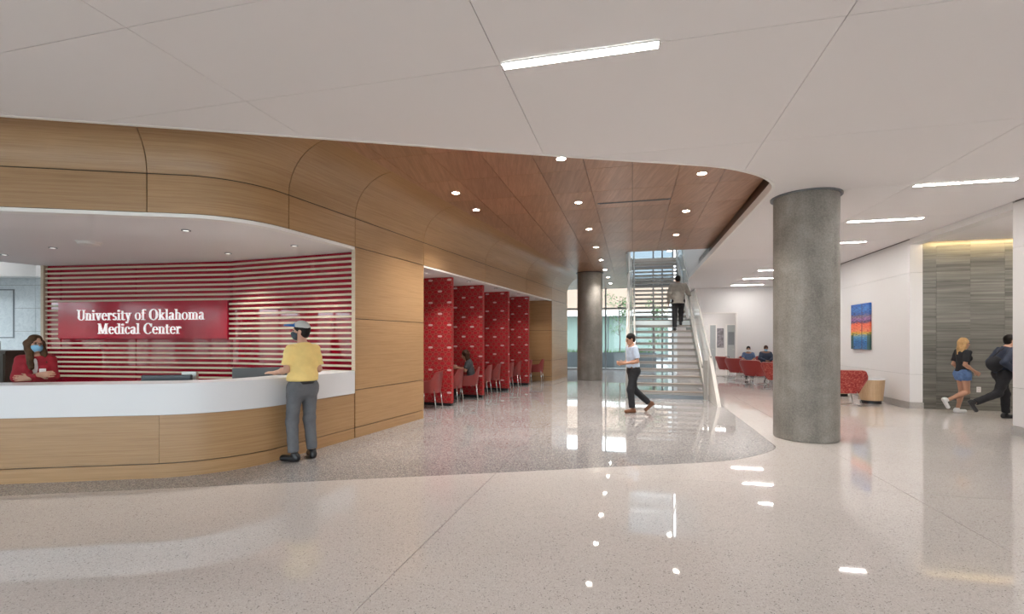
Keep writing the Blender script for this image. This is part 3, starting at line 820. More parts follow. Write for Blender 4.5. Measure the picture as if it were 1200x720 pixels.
# ================================================================== RECEPTION DESK
dk = thing('reception_desk', 'curved oak reception desk with a thick white counter', 'desk', (0, 0, 0))
UD = DL[-1]
ud186 = u_of(DESK, DL, lambda p: p.x + 3.98)
sweep(DESK, .5, UD, [(-.03, 0), (-.03, .72), (-.10, .72), (-.10, 0)], 'desk_core', M['oak_dark'], dk)
for u0, u1 in ((.5, ud186 - 3.0), (ud186 - 3.0, ud186), (ud186, UD)):
    sweep(DESK, u0 + .0015, u1 - .0015, [(0, .168), (0, .708), (-.03, .708), (-.03, .168)], 'front_panel', M['oak'], dk, True, .5)
sweep(DESK, .5, UD, [(0, 0), (0, .156), (-.03, .156), (-.03, 0)], 'plinth', M['oak'], dk, True, .5)
sweep(DESK, .5, UD, [(.012, .712), (.012, 1.062), (.006, 1.068), (-.40, 1.068), (-.40, 1.028), (-.06, 1.028), (-.06, .712)], 'white_counter', M['solid_white'], dk, True, .5)
sweep(DESK, .5, UD - .4, [(-.40, .70), (-.40, .735), (-1.05, .735), (-1.05, .70)], 'work_surface', M['solid_white'], dk)
for u in (1.2, 3.6, 6.2, 7.9):
    pt = sub_path(DESK, u, u + .02)
    nn = normals(pt)[0]
    MB().tube([(pt[0].x - nn.x * .95, pt[0].y - nn.y * .95, 0), (pt[0].x - nn.x * .95, pt[0].y - nn.y * .95, .70)], .03).build('leg', M['alu'], dk)

# sign with raised letters
sg = thing('sign', 'red panel sign with white raised lettering on the slatted wall', 'sign', f1(0, 0, 0), math.atan2(S1[1] - S0[1], S1[0] - S0[0]))
MB().box(.353, L1 + .0, -.045, -.012, 1.578, 2.29).build('sign_panel', M['red_sign'], sg)
SP = .118; TN = .055
def arc_(cx, cy, rx, ry, a0, a1, w0=TN, w1=SP, n=16):
    """ring piece whose stroke is thick at the sides and thin at top and bottom"""
    o = []; i_ = []
    for k in range(n + 1):
        a = math.radians(a0 + (a1 - a0) * k / n); c, s = math.cos(a), math.sin(a)
        w = w0 + (w1 - w0) * c * c
        o.append((cx + rx * c, cy + ry * s)); i_.append((cx + (rx - w) * c, cy + (ry - min(w, TN * 1.25)) * s))
    return o + i_[::-1]
def bar(x0, y0, x1, y1, w):
    d_ = Vector((x1 - x0, y1 - y0)); n_ = Vector((-d_.y, d_.x)).normalized() * w / 2
    return [(x0 + n_.x, y0 + n_.y), (x1 + n_.x, y1 + n_.y), (x1 - n_.x, y1 - n_.y), (x0 - n_.x, y0 - n_.y)]
def rect(x0, y0, x1, y1): return [(x0, y0), (x1, y0), (x1, y1), (x0, y1)]
def serif(x, y, w=.34, h=.06): return rect(x - w / 2, y, x + w / 2, y + h)
XH = .68
def stem_(x, y0, y1, w=SP): return rect(x - w / 2, y0, x + w / 2, y1)
G = {
 'U': (.86, [stem_(.2, .3, 1), serif(.2, .94), stem_(.70, .3, 1, .09), serif(.70, .94, .26), arc_(.45, .32, .33, .34, 180, 360, TN, .13)]),
 'n': (.66, [stem_(.17, 0, XH), serif(.17, 0, .30), rect(.04, XH - .06, .17, XH), stem_(.50, 0, .44), serif(.50, 0, .30), arc_(.34, .42, .24, .27, 0, 150)]),
 'i': (.36, [stem_(.18, 0, XH), serif(.18, 0), rect(.04, XH - .06, .18, XH), arc_(.18, .88, .10, .10, 0, 360, .1, .1)]),
 'v': (.62, [bar(.13, XH, .33, 0, SP), bar(.50, XH, .33, 0, .08), serif(.13, XH - .06, .28), serif(.50, XH - .06, .24)]),
 'e': (.58, [arc_(.30, .34, .26, .36, 0, 320), rect(.10, .36, .54, .42)]),
 'r': (.50, [stem_(.17, 0, XH), serif(.17, 0, .32), rect(.04, XH - .06, .17, XH), arc_(.34, .46, .17, .24, 40, 170), arc_(.42, .58, .075, .08, 0, 360, .07, .07)]),
 's': (.50, [arc_(.25, .50, .19, .20, 30, 270, TN, .11), arc_(.25, .19, .20, .20, -150, 90, TN, .11)]),
 't': (.44, [stem_(.19, .12, .88), rect(.03, XH - .06, .40, XH), arc_(.29, .14, .18, .16, 180, 330, TN, .12)]),
 'y': (.62, [bar(.13, XH, .35, 0, SP), bar(.50, XH, .24, -.26, .08), serif(.13, XH - .06, .28), serif(.50, XH - .06, .24), arc_(.18, -.23, .09, .08, 0, 360, .08, .08)]),
 'o': (.64, [arc_(.32, .34, .28, .36, 0, 360, TN, SP)]),
 'f': (.42, [stem_(.19, 0, .84), serif(.19, 0), rect(.03, XH - .06, .40, XH), arc_(.31, .82, .20, .20, 30, 180, TN, .13)]),
 'O': (.92, [arc_(.46, .5, .42, .53, 0, 360, TN, .17)]),
 'k': (.66, [stem_(.17, 0, 1), serif(.17, 0, .30), rect(.03, .94, .17, 1), bar(.24, .30, .50, XH - .03, .075), bar(.30, .40, .56, .02, SP), serif(.54, 0, .26), serif(.50, XH - .06, .26)]),
 'l': (.34, [stem_(.17, 0, 1), serif(.17, 0), rect(.03, .94, .17, 1)]),
 'a': (.58, [stem_(.41, .06, .48), serif(.47, 0, .2), arc_(.27, .46, .21, .24, 0, 160, TN, .14), arc_(.25, .19, .21, .21, 0, 360, TN, .13)]),
 'h': (.66, [stem_(.17, 0, 1), serif(.17, 0, .30), rect(.03, .94, .17, 1), stem_(.50, 0, .44), serif(.50, 0, .30), arc_(.34, .42, .24, .27, 0, 150)]),
 'm': (.98, [stem_(.17, 0, XH), serif(.17, 0, .28), rect(.04, XH - .06, .17, XH), stem_(.49, 0, .44), serif(.49, 0, .26), stem_(.81, 0, .44), serif(.81, 0, .26), arc_(.335, .42, .235, .27, 0, 150), arc_(.655, .42, .235, .27, 0, 150)]),
 'M': (1.08, [stem_(.20, 0, 1, .09), serif(.2, 0, .28), rect(.06, .94, .24, 1), bar(.22, 1, .54, .03, SP), bar(.86, 1, .54, .03, .08), stem_(.88, 0, 1), serif(.88, 0, .34), rect(.84, .94, 1.03, 1)]),
 'd': (.66, [stem_(.49, 0, 1), rect(.33, .94, .49, 1), serif(.54, 0, .2), arc_(.29, .34, .25, .36, 60, 300)]),
 'c': (.56, [arc_(.30, .34, .26, .36, 45, 320), arc_(.46, .52, .08, .08, 0, 360, .07, .07)]),
 'C': (.84, [arc_(.46, .5, .41, .53, 38, 318, TN, .17), rect(.74, .66, .80, .98)]),
}
def write(text, u0, u1, z0, cap):
    w = sum(.34 if ch == ' ' else G[ch][0] for ch in text); sx = (u1 - u0) / w; x = u0
    for ch in text:
        if ch == ' ': x += .34 * sx; continue
        adv, polys = G[ch]; mb = MB(); n0 = 0
        for q, pl in enumerate(polys):
            mb.prism([(x + px * sx, z0 + py * cap) for px, py in pl], .044, .0664 + .0004 * q, lambda X, Z, Y: (X, -Y, Z))
        mb.f = [f[::-1] for f in mb.f]
        mb.build('letter', M['letter'], sg); x += adv * sx
write('University of Oklahoma', .80, 3.57, 1.933, .20)
write('Medical Center', 1.26, 3.08, 1.668, .20)

# ================================================================== STAIRCASE
RISE, RUN, A_S, SW_ = .183, .29, 13.3, 1.80
st = thing('staircase', 'open riser steel staircase with glass guard rising to the upper floor', 'staircase', (0, 0, 0))
def za(a):   # height of the nosing line
    if a <= A_S + 11 * RUN: return RISE * (1 + (a - A_S) / RUN)
    if a <= A_S + 11 * RUN + 1.2: return 12 * RISE
    return 12 * RISE + RISE * (1 + (a - A_S - 11 * RUN - 1.2) / RUN)
A_L = A_S + 11 * RUN; A_2 = A_L + 1.2
TRD = new_mat('tread_stone', (.22, .18, .15), .55); NOS = new_mat('nosing_paint', (.30, .285, .265), .4, metal=.2)
def tread(a, z):
    o = MB().box(0, SW_, a, a + RUN + .02, z - .022, z, fAB).build('tread', TRD, st)
    MB().box(0, SW_, a + .004, a + .035, z - .075, z - .022, fAB).build('nosing_plate', NOS, o)
    MB().box(0, SW_, a + .035, a + RUN, z - .04, z - .022, fAB).build('tread_pan', M['greige'], o)
for i in range(11): tread(A_S + i * RUN, RISE * (i + 1))
MB().box(0, SW_, A_S + .02, A_S + .06, 0, RISE - .09, fAB).build('base_riser', M['alu'], st)
o = MB().box(0, SW_, A_L, A_2 + .05, 12 * RISE - .03, 12 * RISE, fAB).build('landing', TRD, st)
MB().box(0, SW_, A_L + .004, A_L + .05, 12 * RISE - .20, 12 * RISE - .03, fAB).build('landing_edge', M['steel'], o)
MB().box(0, SW_, A_2 - .04, A_2, 12 * RISE - .20, 12 * RISE - .03, fAB).build('landing_edge', M['steel'], o)
for i in range(15): tread(A_2 + i * RUN, 12 * RISE + RISE * (i + 1))
A_T = A_2 + 15 * RUN
def slope_plate(name, b0, b1, lo, hi, mat, a_from=None, a_to=A_T, parent=st):
    a_from = A_S if a_from is None else a_from
    As = [a for a in (a_from, A_L, A_2, a_to)]
    if a_from >= A_L: As = [a_from, A_2, a_to]
    top = [(a, za(a) + hi) for a in As]; bot = [(a, max(za(a) + lo, 0)) for a in As]
    poly = top + bot[::-1]
    return MB().prism([(a, z) for a, z in poly], b0, b1, lambda a, z, b: AB(b, a, z)).build(name, mat, parent)
slope_plate('stringer', -.06, -.01, -.32, .06, M['greige'])
slope_plate('stringer', SW_ + .01, SW_ + .06, -.32, .06, M['greige'])
# glass guards with cap rails, split into panels
for b, wd, nm_, mt_ in ((-.13, .05, 'guard_panel', M['greige']), (SW_ + .15, .006, 'guard_pane', M['guard_glass'])):
    splits = [A_S - .1, A_S + 1.1, A_S + 2.2, A_L, A_2, A_2 + 1.1, A_2 + 2.2, A_2 + 3.3, A_T]
    for i in range(len(splits) - 1):
        slope = MB().prism([(splits[i] + .01, max(za(splits[i]) - .12, .02)), (splits[i + 1] - .01, za(splits[i + 1]) - .12), (splits[i + 1] - .01, za(splits[i + 1]) + .98), (splits[i] + .01, za(splits[i]) + .98)], b - wd, b + wd, lambda a, z, bb: AB(bb, a, z))
        slope.build(nm_, mt_, st)
    MB().tube([AB(b, a, za(a) + .99) for a in (A_S - .1, A_L, A_2, A_T)], .022, 8).build('cap_rail', M['greige'], st)
MB().prism([(A_S - 1.32, 0), (A_S + .05, 0), (A_S + .05, za(A_S) + .92), (A_S - .02, za(A_S - .02) + .95)], SW_ + .11, SW_ + .19, lambda a, z, b: AB(b, a, z)).build('end_panel', M['greige_light'], st)
for b in (.06, SW_ - .07):
    pts = [AB(b, A_S - .25, .86), AB(b, A_S, za(A_S) + .86), AB(b, A_L, za(A_L) + .88), AB(b, A_2, za(A_2) + .88), AB(b, A_T, za(A_T) + .88)]
    h_ = MB().tube(pts, .03, 10).build('handrail', M['rail'], st, True)
    for a in (A_S + .5, A_S + 1.6, A_S + 2.7, A_2 + .4, A_2 + 1.6, A_2 + 2.8, A_2 + 4.0):
        bo = -.075 if b < 1 else SW_ + .15
        MB().tube([AB(b, a, za(a) + .85), AB(b, a, za(a) + .80), AB(bo, a, za(a) + .80)], .009, 6).build('rail_bracket', M['steel'], h_)
# newel posts
for b in (-.06, SW_ + .02):
    MB().box(b - .045, b + .045, A_S - .14, A_S - .05, 0, 1.02, fAB).build('newel_post', M['greige'], st)
    MB().box(b - .06, b + .06, A_S - .16, A_S - .03, 0, .012, fAB).build('base_plate', M['steel'], st)
MB().box(-.16, -.08, A_L + .1, A_L + .2, 0, za(A_L) + 1.0, fAB).build('support_post', M['greige'], st)
MB().box(-.17, -.09, A_2 + 1.4, A_2 + 1.5, 0, ZW - .07, fAB).build('support_post', M['greige'], st)

# ================================================================== LIGHTS
def spot(loc, power, size=1.9, blend=.8, col=(1, .95, .89)):
    l = bpy.data.lights.new('lamp', 'SPOT'); l.energy = power; l.spot_size = size; l.spot_blend = blend; l.color = col; l.shadow_soft_size = .06
    o = bpy.data.objects.new('lamp', l); COL.objects.link(o); o.location = loc; return o
def linear_light(b, a, lab):
    t = thing('linear_light', lab, 'ceiling light', AB(b, a, ZC - .012), TH_A, 'recessed linear lights of the white ceiling')
    MB().box(-.61, .61, -.042, .042, -.002, .010).build('diffuser', M['bulb'], t)
    o = MB(); o.box(-.62, .62, -.05, -.043, -.004, .011).box(-.62, .62, .043, .05, -.004, .011).box(-.62, -.611, -.043, .043, -.004, .011).box(.611, .62, -.043, .043, -.004, .011)
    o.build('light_frame', M['white_trim'], t)
linear_light(-.42, 3.84, 'long glowing linear ceiling light nearest the viewer, above the middle of the lobby')
nm = {8.29: 'linear ceiling light right of the large column, longest and nearest of its row', 10.55: 'second linear light right of the large column, in front of the corridor opening', 12.81: 'short looking third linear light just right of the column, above the painting wall',
      15.07: 'linear ceiling light hidden behind the large concrete column', 17.33: 'upper one of three linear lights seen left of the large column', 19.59: 'middle one of three linear lights seen left of the large column', 21.85: 'lowest and farthest of three linear lights seen left of the large column'}
for a, lab in nm.items(): linear_light(4.62, a, lab)
for k, (b, a) in enumerate([(4.62, 6.03), (4.62, 1.5), (4.62, -3.0), (-.42, -.7), (-.42, -5.2), (-5.46, -.7), (-5.46, -5.2), (-10.5, -2.9)]):  # unseen lights added to illuminate the foreground
    linear_light(b, a, 'linear ceiling light added out of the picture, %s of those around and behind the viewpoint' % ['first', 'second', 'third', 'fourth', 'fifth', 'sixth', 'seventh', 'eighth'][k])
def downlight(b, a, lab, on=True):
    t = thing('downlight', lab, 'downlight', AB(b, a, ZW - .006), 0, 'round downlights of the walnut ceiling')
    MB().lathe([(.062, 0), (.062, .004)], 24).build('lens', M['down'], t)
    MB().lathe([(.063, -.003), (.075, -.003), (.075, .005), (.063, .005)], 24, cap=False).build('trim_ring', M['white_trim'], t)
    spot(AB(b, a, ZW - .03), SPOT_POWER)
ordn = ['first', 'second', 'third', 'fourth', 'fifth', 'sixth', 'seventh', 'eighth']
for k in range(8): downlight(-.98, 6.81 + 2.26 * k, 'round downlight in the walnut ceiling, %s from the front in the middle row' % ordn[k])
for k in range(4): downlight(1.04, 7.96 + 2.26 * k - .02, 'round downlight in the walnut ceiling, %s of the row before the stairs' % ordn[k])
downlight(-3.0, 7.96, 'front downlight of the pair in the walnut ceiling by the oak cove')
downlight(-3.0, 9.10, 'rear downlight of the pair in the walnut ceiling by the oak cove')
# small fixtures in the soffits
def soffit_light(x, y, lab, power=12):
    t = thing('soffit_light', lab, 'downlight', (x, y, ZS - .006), 0, 'small recessed lights of the white soffits')
    MB().lathe([(.04, 0), (.04, .006)], 18).build('lens', M['soft_lens'], t)
    MB().lathe([(.041, -.004), (.055, -.004), (.055, .007), (.041, .007)], 18, cap=False).build('trim_ring', M['alu'], t)
    spot((x, y, ZS - .03), power)
for (x, y), lab in zip([(-4.344, 6.437), (-3.377, 7.495), (-4.80, 8.166), (-7.29, 7.67), (-8.71, 8.29)],
                       ['near the front edge of the reception soffit', 'near the oak wall at the right end of the reception soffit', 'close above the slatted wall, right of the sign', 'left of the round ceiling disc over reception', 'at the far left of the reception soffit']):
    soffit_light(x, y, 'small recessed spotlight ' + lab, 42)  # fixtures look unlit; the spot in each is added to brighten the slats
sp_ = thing('ceiling_speaker', 'shallow white round disc fixed to the reception soffit', 'speaker', (-6.337, 7.231, ZS - .024))
MB().lathe([(.02, -.03), (.10, -.028), (.135, -.012), (.14, .025)], 32).build('disc', M['white_trim'], sp_, True, .7)
MB().lathe([(.141, .012), (.16, .018), (.16, .025), (.141, .025)], 32, cap=False).build('rim', M['white_trim'], sp_)
PART_S = [3.76, 5.52, 7.40, 9.28]
for k, s in enumerate([4.7, 6.45, 8.35, 10.2]):
    x, y, _ = WS(s, -.30); soffit_light(x, y, 'small bright recessed light in the soffit over the %s study bay' % ordn[k + 1], 22)
x, y, _ = WS(3.0, -.5); soffit_light(x, y, 'small recessed light over the nearest study bay, behind the oak wall end', 22)
# unseen lamps added to brighten the rooms beyond
def added_strip(b, a, z, lab, ln=1.2):
    t = thing('linear_light', lab, 'ceiling light', AB(b, a, z), TH_A, 'linear lights added to the rooms beyond')
    MB().box(-ln / 2, ln / 2, -.05, .05, -.004, .01).build('diffuser', M['bulb'], t)
    MB().box(-ln / 2 - .02, ln / 2 + .02, -.06, .06, .011, .03).build('housing', M['white_trim'], t)
added_strip(4.0, 24.3, 3.07, 'linear light added just inside the far corridor'); added_strip(4.0, 26.6, 3.07, 'linear light added at the end of the far corridor')
added_strip(9.3, 11.2, 3.69, 'linear light added to the side corridor ceiling, out of sight behind the white wall')
added_strip(7.4, 10.6, 3.69, 'nearer linear light added to the side corridor ceiling, behind the white wall edge')
added_strip(.9, 17.5, 8.55, 'linear light added to the upper storey above the stairs, nearer one', 2.4); added_strip(.9, 20.5, 8.55, 'linear light added to the upper storey above the stairs, farther one', 2.4)
# two downward spots near the painting wall, without fixtures
for a in (14.6, 17.2):
    spot(AB(5.0, a, ZC - .02), 18)

# ================================================================== STUDY BOOTHS
M['bulb_dim'] = new_mat('dim_diffuser', (1, 1, 1), .5, emit=(.92, .96, 1), emit_s=11)
for k, (x, y) in enumerate(((-12.0, 10.1), (-10.0, 11.2))):  # lamps added to brighten the under-lit tiled lobby
    t = thing('linear_light', 'linear light added to the tiled lobby at the far left, %s one' % ('left' if k == 0 else 'right'), 'ceiling light', (x, y, 3.93), 0, 'linear lights added to the rooms beyond')
    MB().box(-.6, .6, -.05, .05, -.004, .006).build('diffuser', M['bulb_dim'], t); MB().box(-.62, .62, -.06, .06, .007, .018).build('housing', M['white_trim'], t)
def uv_panel(s0, s1, n0, n1, z0, z1, name, mat, parent):
    P = [(s, n, z) for z in (z0, z1) for (s, n) in ((s0, n0), (s1, n0), (s1, n1), (s0, n1))]
    F = [(3, 2, 1, 0), (4, 5, 6, 7), (0, 1, 5, 4), (1, 2, 6, 5), (2, 3, 7, 6), (3, 0, 4, 7)]
    UV = [[(P[i][0] + P[i][1], P[i][2]) for i in f] for f in F]
    return obj(name, [WS(*p) for p in P], F[::-1] if False else F, mat, parent, False, UV)
for k, s in enumerate(PART_S):
    t = thing('booth_partition', 'tall red patterned partition, %s from the oak wall end' % ordn[k], 'partition', (0, 0, 0), 0)
    uv_panel(s, s + .10, -2.35, -.30, .07, ZS - .005, 'printed_panel', M['pattern'], t)
    MB().box(s + .01, s + .09, -2.35, -.31, 0, .07, fW).build('black_base', M['black'], t)
    o = uv_panel(s - .004, s + .104, -.30, -.288, .07, ZS - .005, 'end_cap', M['pattern'], t)
TOPM = M['solid_white']
cents = [2.9, 4.68, 6.5, 8.38, 10.25]
for k, s in enumerate(cents):
    t = thing('booth_table', 'white study table in the %s bay along the oak wall' % ordn[k], 'table', WS(s, -1.45), TH_W)
    MB().box(-.52, .30, -.75, .75, .71, .74, bev=.006).build('table_top', TOPM, t)
    for yy in (-.55, .55):
        MB().tube([(-.1, yy, .02), (-.1, yy, .71)], .03, 12).build('leg', M['steel'], t)
        MB().box(-.35, .2, yy - .03, yy + .03, 0, .02).build('foot', M['steel'], t)

def tub_mesh(front_y, back_y, hw, z_seat, h_back, h_arm, h_front, flare, bottom_shrink, th=.018, n=32, fac=1.0, sq=3.2, z_bot=None, arm_pow=2.0):
    """wrap-around shell: plan is a rounded U, open to +y; top edge is high at the back and sweeps down to the arms"""
    zb = z_seat - .02 if z_bot is None else z_bot
    V = []; F = []
    rows = 5
    for i in range(n + 1):
        t = -1 + 2 * i / n                      # -1 left front .. 0 back .. 1 right front
        a = t * PI * .62
        # super-ellipse plan
        ex = math.sin(a); ey = -math.cos(a)
        px = math.copysign(abs(ex) ** (2 / sq), ex); py = math.copysign(abs(ey) ** (2 / sq), ey)
        cy = (front_y + back_y) / 2; hy = (front_y - back_y) / 2
        q = abs(t)
        if q > .8: py = py + (q - .8) / .2 * .55
        X, Y = px * hw, cy + py * hy
        w = min(1, 1.35 * max(0, 1 - (q / .62) ** arm_pow))
        top = h_arm + (h_back - h_arm) * w if q < .62 else h_arm + (h_front - h_arm) * (q - .62) / .38
        for j in range(rows + 1):
            f = j / rows; s_ = (1 - bottom_shrink) + (bottom_shrink + flare) * f
            V.append((X * s_, cy + (Y - cy) * (s_ if Y < cy else 1) , zb + (top - zb) * f))
    m = rows + 1
    for i in range(n):
        for j in range(rows): F.append((i * m + j, (i + 1) * m + j, (i + 1) * m + j + 1, i * m + j + 1))
    bm = bmesh.new(); vs = [bm.verts.new(v) for v in V]
    for f in F: bm.faces.new([vs[k] for k in f])
    # seat pan
    ring = [vs[i * m] for i in range(n + 1)]
    bm.faces.new(ring)
    bmesh.ops.triangulate(bm, faces=[f for f in bm.faces if len(f.verts) > 4])
    bmesh.ops.recalc_face_normals(bm, faces=bm.faces)
    bmesh.ops.solidify(bm, geom=list(bm.faces), thickness=-th)
    bmesh.ops.recalc_face_normals(bm, faces=bm.faces)
    bm.verts.index_update()
    P = [tuple(v.co) for v in bm.verts]; Q = [[v.index for v in f.verts] for f in bm.faces]; edge = [V[i * m + rows] for i in range(n + 1)]
    bm.free(); return P, Q, edge
def copy_tree(o, parent=None):
    c = o.copy(); COL.objects.link(c); c.parent = parent
    for ch in list(o.children): copy_tree(ch, c)
    return c
def make_booth_chair():
    r = thing('booth_chair', 'x', 'chair', (0, 0, 0), 0, 'red moulded armchairs at the study booths')
    P, Q, e = tub_mesh(.26, -.25, .265, .45, .84, .66, .60, .06, .14, .016, z_bot=.38, arm_pow=2.2)
    obj('seat_shell', P, Q, M['red_plastic'], r, True, None, .7)
    MB().box(-.22, .22, -.2, .26, .435, .465, bev=.012).build('seat_pad', M['red_plastic'], r)
    for sx in (-1, 1):
        for sy, y0, y1 in ((1, .20, .235), (-1, -.18, -.235)):
            MB().tube([(sx * .19, y0, .44), (sx * .215, y1, .0)], [.016, .011], 10).build('leg', M['chrome'], r, True)
    return r
bch = make_booth_chair()
spots = [(3.30, -.60, 'red booth chair in front of the first partition, partly behind the oak wall end'),
         (4.40, -.62, 'red booth chair just behind the edge of the first partition'), (5.12, -.50, 'red booth chair with the woman in a dark grey top sitting in it'),
         (6.20, -.62, 'red booth chair just behind the edge of the second partition'), (6.92, -.64, 'red booth chair standing free in front of the third partition'),
         (7.95, -.62, 'red booth chair just behind the edge of the third partition'), (8.72, -.64, 'red booth chair standing free in front of the fourth partition'),
         (9.80, -.62, 'red booth chair just behind the edge of the fourth and last partition'), (10.66, -.45, 'last red booth chair, against the oak end wall of the booths')]
for i, (s, n, lab) in enumerate(spots):
    c = bch if i == 0 else copy_tree(bch)
    c.location = WS(s, n); c.rotation_euler = (0, 0, math.atan2(WN[0], -WN[1]) + math.radians(24 if i == 2 else 9)); c['label'] = lab

# ================================================================== LOUNGE
def make_lounge(mat, lab, hw=.40):
    r = thing('lounge_chair', lab, 'armchair', (0, 0, 0), 0, 'red lounge chairs beyond the large column')
    P, Q, e = tub_mesh(.36, -.33, hw, .40, .84, .66, .58, .10, .30, .035, 14, sq=2.6, z_bot=.33, arm_pow=3)
    sh = obj('shell', P, Q, mat, r, True, None, .45)
    MB().tube([(x, y, z + .004) for x, y, z in e], .010, 6).build('piping', M['piping'], sh, True)
    MB().box(-hw * .72, hw * .72, -.24, .35, .35, .44, bev=.035).build('seat_cushion', mat, r, True, .6)
    for sx in (-1, 1):
        MB().tube([(sx * .20, .24, .34), (sx * .29, .31, .02), (sx * .29, .25, .009), (sx * .29, -.25, .009), (sx * .29, -.31, .02), (sx * .20, -.22, .34)], .0065, 8).build('leg', M['steel'], r, True)
    MB().tube([(-.29, -.27, .012), (.29, -.27, .012)], .007, 6).build('cross_bar', M['chrome'], r, True)
    MB().tube([(-.29, .27, .012), (.29, .27, .012)], .007, 6).build('cross_bar', M['chrome'], r, True)
    return r
lc = make_lounge(M['red_fabric'], 'plain red lounge chair seen from behind, third from the stairs')
ln_ = make_lounge(M['red_fabric'], 'x', .32)
place = [((8.42, 16.8), -58, None), ((8.62, 18.4), -60, 'plain red lounge chair seen from behind, second from the stairs'), ((8.98, 20.2), -75, 'plain red lounge chair nearest the stairs, holding a dark bag'),
         ((9.84, 20.2), 158, 'red lounge chair under the seated man in the dusty blue shirt'), ((10.56, 20.2), 166, 'red lounge chair under the seated man in the navy shirt')]
for i, ((x, y), rz, lab) in enumerate(place):
    c = lc if i == 0 else (ln_ if i == 3 else copy_tree(ln_ if i == 4 else lc))
    c.location = (x, y, 0); c.rotation_euler = (0, 0, math.radians(rz))
    if lab: c['label'] = lab
lw = make_lounge(M['red_woven'], 'red woven lounge chair at the left edge of the large column')
lw.location = (8.28, 15.05, 0); lw.rotation_euler = (0, 0, math.radians(-62))
lw2 = copy_tree(lw); lw2['label'] = 'red woven lounge chair right of the large column, beside the oak side table'
lw2.location = (7.93, 11.55, 0); lw2.rotation_euler = (0, 0, math.radians(-18))
bag = thing('bag', 'black bag lying in the lounge chair nearest the stairs', 'bag', (8.98, 20.18, .44))
bm = bmesh.new(); bmesh.ops.create_icosphere(bm, subdivisions=3, radius=1)
for v in bm.verts: v.co = Vector((v.co.x * .2, v.co.y * .13, (v.co.z * (1 - .25 * abs(v.co.x))) * .17 + .17))
bm.verts.index_update(); obj('bag_body', [v.co for v in bm.verts], [[v.index for v in f.verts] for f in bm.faces], M['black_cloth'], bag, True); bm.free()
MB().tube([(-.12, 0, .28), (-.08, 0, .40), (.08, 0, .40), (.12, 0, .28)], .012, 6).build('strap', M['black_cloth'], bag, True)
def side_table(x, y, lab):
    t = thing('side_table', lab, 'side table', (x, y, 0), 0, 'oak drum side tables')
    MB().lathe([(.215, 0), (.215, .075)], 40).build('base_plinth', M['black'], t, True, .5)
    MB().lathe([(.235, .076), (.245, .08), (.285, .575)], 40).build('drum', M['light_oak'], t, True, .5)
    MB().lathe([(.288, .576), (.292, .58), (.292, .598), (.285, .602)], 40).build('table_top', M['solid_white'], t, True, .5)
side_table(8.80, 11.85, 'tapered oak drum side table with a white top, by the right wall')
side_table(9.02, 13.35, 'second oak drum side table, mostly hidden behind the woven red chair')

# painting, small corridor picture, outlet
pa = thing('painting', 'colourful striped landscape painting of a sunset over water on the white wall', 'painting', AB(B_R - .001, 15.08, 1.29), TH_A)
def paint_mat():
    m = new_mat('painted_canvas', (.5, .5, .5), .6); t = NT(m)
    c = t.n('ShaderNodeTexCoord'); sp = t.n('ShaderNodeSeparateXYZ'); t.l(c.outputs['Object'], sp.inputs[0])
    n = t.noise(t.coord('Object', (1, 2.2, 14)), 2.2, 5, .7, .6)
    n2 = t.noise(t.coord('Object', (1, 3, 26)), 2.5, 3, .6)
    z = t.math('ADD', t.math('DIVIDE', sp.outputs[2], 1.235), t.math('MULTIPLY', t.math('SUBTRACT', n, .5), .26))
    base = t.ramp(z, [(.02, (.05, .16, .36)), (.16, (.02, .15, .42)), (.27, (.10, .30, .52)), (.33, (.45, .42, .10)), (.36, (.75, .42, .03)), (.40, (.78, .22, .10)), (.56, (.80, .13, .06)), (.60, (.07, .06, .12)), (.66, (.34, .14, .34)), (.72, (.22, .16, .18)), (.78, (.03, .10, .36)), (.88, (.05, .20, .52)), (.98, (.03, .12, .42))])
    st_ = t.ramp(n2, [(.38, (.02, .03, .10)), (.47, (.5, .5, .5)), (.55, (.5, .5, .5)), (.66, (.75, .72, .68))])
    cl = t.mix(.85, base, st_, 'OVERLAY')
    y = t.math('ABSOLUTE', t.math('ADD', sp.outputs[1], .02)); g_ = t.math('MULTIPLY', t.math('GREATER_THAN', y, .40), t.math('LESS_THAN', z, .34))
    cl = t.mix(t.math('MULTIPLY', g_, .8), cl, (.03, .075, .02))
    y2 = t.math('LESS_THAN', t.math('ABSOLUTE', t.math('ADD', sp.outputs[1], .12)), .025)
    t.color(t.mix(t.math('MULTIPLY', y2, .6), cl, (.05, .02, .05)))
    return m
PM = paint_mat()
MB().box(-.05, 0, -.55, .55, 0, 1.235, bev=.004).build('canvas', PM, pa)
wpz = thing('corridor_picture', 'small muted picture hanging on the white end wall of the far corridor', 'picture', AB(at_px(844, 28.3), 28.26, 1.1), TH_A)
MB().box(-.17, .17, -.03, .03, 0, 1.05).build('picture_frame', M['alu'], wpz)
MB().box(-.14, .14, -.034, -.03, .03, 1.02).build('picture_print', fabric('muted_print', (.22, .20, .22), .8, .6), wpz)
ou = thing('wall_outlet', 'white electrical outlet low on the striated stone wall', 'outlet', AB(7.36, A_C - .003, .40), TH_A)
MB().box(-.04, .04, -.008, 0, 0, .12, bev=.002).build('cover_plate', M['white_trim'], ou)
MB().box(-.016, .016, -.011, -.008, .018, .048).build('socket', M['white_cloth'], ou); MB().box(-.016, .016, -.011, -.008, .072, .102).build('socket', M['white_cloth'], ou)

